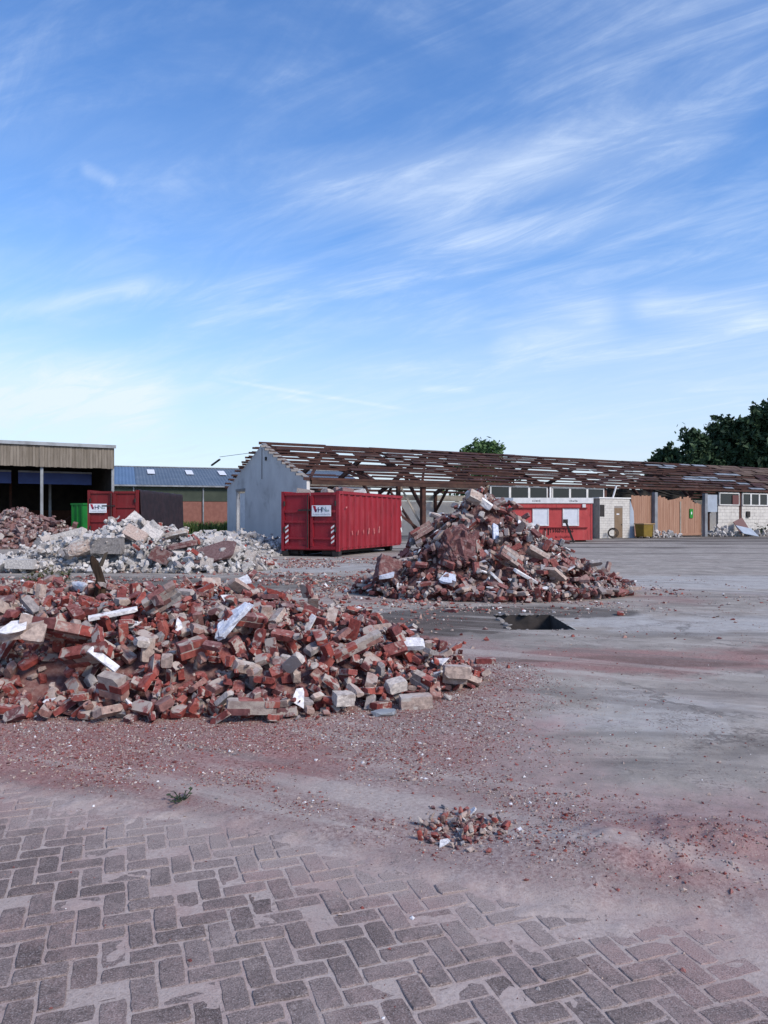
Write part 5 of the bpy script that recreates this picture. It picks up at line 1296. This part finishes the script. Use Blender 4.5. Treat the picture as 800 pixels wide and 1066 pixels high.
# ------------------------------------------------------------------ small debris
def chips(name, X, Y, Sz, mats_w, seed, zf=ground_z):
    """one mesh of many small angular chips lying on the ground"""
    r = np.random.default_rng(seed); n = len(X); Z = zf(X, Y)
    B = np.array([[1, 0, 0], [-.9, .2, 0], [.1, .9, 0], [0, -.95, .05], [.1, .1, .75], [-.1, -.1, -.6]]); FF = np.array([[0, 2, 4], [2, 1, 4], [1, 3, 4], [3, 0, 4], [2, 0, 5], [1, 2, 5], [3, 1, 5], [0, 3, 5]])
    V = B[None]*(.65+.7*r.random((n, 6, 1)))*Sz[:, None, None]*np.array([1, .8, .8])*(.5+.8*r.random((n, 1, 3)))
    a = r.random(n)*6.283; c, s_ = np.cos(a)[:, None], np.sin(a)[:, None]; x = V[:, :, 0]*c-V[:, :, 1]*s_; y = V[:, :, 0]*s_+V[:, :, 1]*c
    t = r.normal(0, .5, n); c, s_ = np.cos(t)[:, None], np.sin(t)[:, None]; y, z = y*c-V[:, :, 2]*s_, y*s_+V[:, :, 2]*c
    V = np.stack([x+X[:, None], y+Y[:, None], z+Z[:, None]+Sz[:, None]*.18], -1).reshape(-1, 3); F = (FF[None]+(np.arange(n)*6)[:, None, None]).reshape(-1, 3)
    me = mesh_np(name, V, F); lp = (B[None]*Sz[:, None, None]).reshape(-1, 3)
    at_ = me.attributes.new('lp', 'FLOAT_VECTOR', 'POINT'); at_.data.foreach_set('vector', lp.astype(np.float32).ravel())
    at_ = me.attributes.new('rnd', 'FLOAT', 'POINT'); at_.data.foreach_set('value', np.repeat(r.random(n), 6).astype(np.float32))
    for m, w in mats_w: me.materials.append(m)
    w = np.array([w for m, w in mats_w]); me.polygons.foreach_set('material_index', np.repeat(r.choice(len(w), n, p=w/w.sum()), 8).astype(np.int32))
    return me
r = np.random.default_rng(99)
def cloud(n, x0, x1, y0, y1, dens):
    X = x0+(x1-x0)*r.random(n); Y = y0+(y1-y0)*r.random(n); k = r.random(n) < dens(X, Y); return X[k], Y[k]
def dens_near(X, Y):
    g, rd, p, d, c = ground_masks(X, Y); t = pave_in(X, Y); cl = fbm(X*2.5, Y*2.5, 121, 4, .6)
    w = np.clip(g*1.0, 0, 1)*sm(.34, .72, cl+.30*sm(4.2, 5.6, Y))*sm(.10, -.35, t)
    w = np.maximum(w, .9*np.exp(-(((X-.28)/.22)**2+((Y-3.66)/.15)**2)))
    return np.maximum(np.where(t > 0, .010, .03), w)
X, Y = cloud(230000, -4.2, 2.6, 2.2, 8.0, dens_near); Sz = .0026+.0035*r.random(len(X))+.011*r.random(len(X))**9
MIX = [(M_red, .44), (M_dark, .30), (M_tan, .23), (M_shard, .03)]
grav = tag(link('brick_crumbs', chips('brick_crumbs', X, Y, Sz, MIX, 1)), 'fine brick crumbs and gravel strewn between heap and paving', 'gravel', kind='stuff')
def dens_far(X, Y):
    q = np.sqrt(((X-2.3)/3.6)**2+((Y-16)/3.4)**2); a = sm(1.35, .8, q); b = np.exp(-np.maximum(0, Y-11.5)**2/8)*sm(2.0, -.8, X)*sm(9, 11, Y)*.8
    c = sm(.40, .62, fbm(X*.35, Y*.9, 131, 4))*.75*sm(1.5, -1.0, X)*sm(11, 13, Y); c = np.maximum(c, sm(.56, .75, fbm(X*.6, Y*.6, 137, 4))*.2*sm(26, 18, Y)); return np.clip(np.maximum(np.maximum(a, b), c), 0.004, 1)*sm(.35, .6, fbm(X*1.1, Y*1.1, 133, 3)+.08)
X, Y = cloud(60000, -11, 8, 7.5, 31, dens_far); pk = ~((X > SHAL[0]-.05) & (X < SHAL[1]+.05) & (Y > SHAL[2]-.05) & (Y < SHAL[3]+.05)); X, Y = X[pk], Y[pk]
Sz = (.010+.045*r.random(len(X))**3)*np.where((X < 1) & (Y > 13), 1.6, 1.0)
tag(link('brick_crumbs', chips('brick_crumbs', X, Y, Sz, MIX, 2)), 'coarser brick crumbs scattered on the concrete around the heaps', 'gravel', kind='stuff')
def dens_yard(X, Y):
    return sm(.42, .70, fbm(X*.9, Y*2.0, 141, 5, .6))*.9+.05
X, Y = cloud(7500, .6, 7.5, 3.6, 15, dens_yard); Sz = .003+.004*r.random(len(X))+.012*r.random(len(X))**10
pk = ~((X > PIT[0]-.05) & (X < PIT[1]+.05) & (Y > PIT[2]-.05) & (Y < PIT[3]+.05)); X, Y, Sz = X[pk], Y[pk], Sz[pk]
tag(link('yard_grit', chips('yard_grit', X, Y, Sz, [(M_dark, .6), (M_tan, .3), (M_red, .1)], 3)), 'dark grit and pebbles sprinkled over the open concrete at right', 'gravel', kind='stuff')
def dens_drift(X, Y):
    return np.exp(-(((X-1.4)/.55)**2+((Y-3.5)/.28)**2)*1.2)*sm(.35, .7, fbm(X*4, Y*4, 151, 4, .6))
X, Y = cloud(26000, .5, 2.6, 2.7, 4.4, dens_drift); Sz = .0022+.0035*r.random(len(X))+.008*r.random(len(X))**8
tag(link('drift_crumbs', chips('drift_crumbs', X, Y, Sz, [(M_red, .5), (M_dark, .42), (M_tan, .08)], 4)), 'reddish crumbs lying on the low dust drift at right', 'gravel', kind='stuff')
# small heap of chips on the paving edge
def small_heap():
    c = gp(480, 866); rr = np.random.default_rng(12); root = thing('chip_heap', 'small heap of pale and red brick chips at the paving edge', 'rubble heap', (c.x, c.y, float(ground_z(c.x, c.y))))
    fam = FAM_RED[17:]+FAM_RED[17:]+FAM_DARK[17:]+FAM_TAN[17:]+FAM_SHARD[:1]
    Hm = {}
    for k in range(210):
        x, y = rr.normal(0, .10), rr.normal(0, .12); v = fam[rr.integers(len(fam))][0]; s = (.18+.30*rr.random()**2)*(.8 if v.name == 'plaster_shard' else 1)*1.05
        e = Euler((rr.normal(0, .5), rr.normal(0, .5), rr.random()*6.28)); P = v.P @ (np.array(e.to_matrix())*s).T; key = (int((x+5)/.03), int((y+5)/.03)); b = Hm.get(key, 0)
        gz = float(ground_z(c.x+x, c.y+y))-root.location.z; z = gz+b-P[:, 2].min()-.003; Hm[key] = b+.012
        link('brick_chip' if v.name != 'plaster_shard' else 'plaster_chip', v.me, root, (x, y, z), e, (s,)*3)
small_heap()
# half-buried dark kerb board in the right foreground
p0, p1 = gp(672, 868), gp(835, 889)
d_ = Vector((p1.x-p0.x, p1.y-p0.y, 0)); ang = math.atan2(d_.y, d_.x); mid = (p0+p1)/2
kb = MB(); n = 14; V = []
for k in range(n+1):
    f = k/n-.5; hh = .030+.006*math.sin(k*1.9); V += [(f*d_.length, -.028+.004*math.sin(k*2.3), -.02), (f*d_.length, -.03+.004*math.sin(k*2.3), hh), (f*d_.length, .03, hh+.004), (f*d_.length, .03, -.02)]
F = [(4*k+a, 4*k+4+a, 4*k+4+(a+1) % 4, 4*k+(a+1) % 4) for k in range(n) for a in range(4)]+[(0, 1, 2, 3), (4*n+3, 4*n+2, 4*n+1, 4*n)]
tag(kb.add(V, F).build('half_buried_plank', mat('old_board', (.055, .045, .042), (.12, .10, .095), 20, .95, .5), None, (mid.x, mid.y, .022), rot=(0, 0, ang)), 'half-buried dark board edge sticking out of the dust at the right', 'board')
# loose bricks on the open ground
sp_ = [(762, 620, M_red), (505, 690, M_red), (640, 603, M_dark)]
lb_ = ['single red brick lying alone on the concrete right of the cone heap', 'single red brick just off the right tip of the front heap', 'dark brick lying by the right foot of the cone heap']
lonely = [(506, 692), (646, 640), (470, 637)]
for k, (px, py) in enumerate(lonely):
    v = FAM_RED[k][0]; q = gp(px, py); z = float(ground_z(q.x, q.y))-v.V[:, 2].min()-.002
    if not (SHAL[0] < q.x < SHAL[1] and SHAL[2] < q.y < SHAL[3]):
        tag(link('loose_brick', v.me, None, (q.x, q.y, z), (0, 0, k*1.3)), ['single red brick just off the right tip of the front heap', 'single brick lying alone on the pale concrete right of the pit', 'single brick on the ground left of the pit'][k], 'brick')
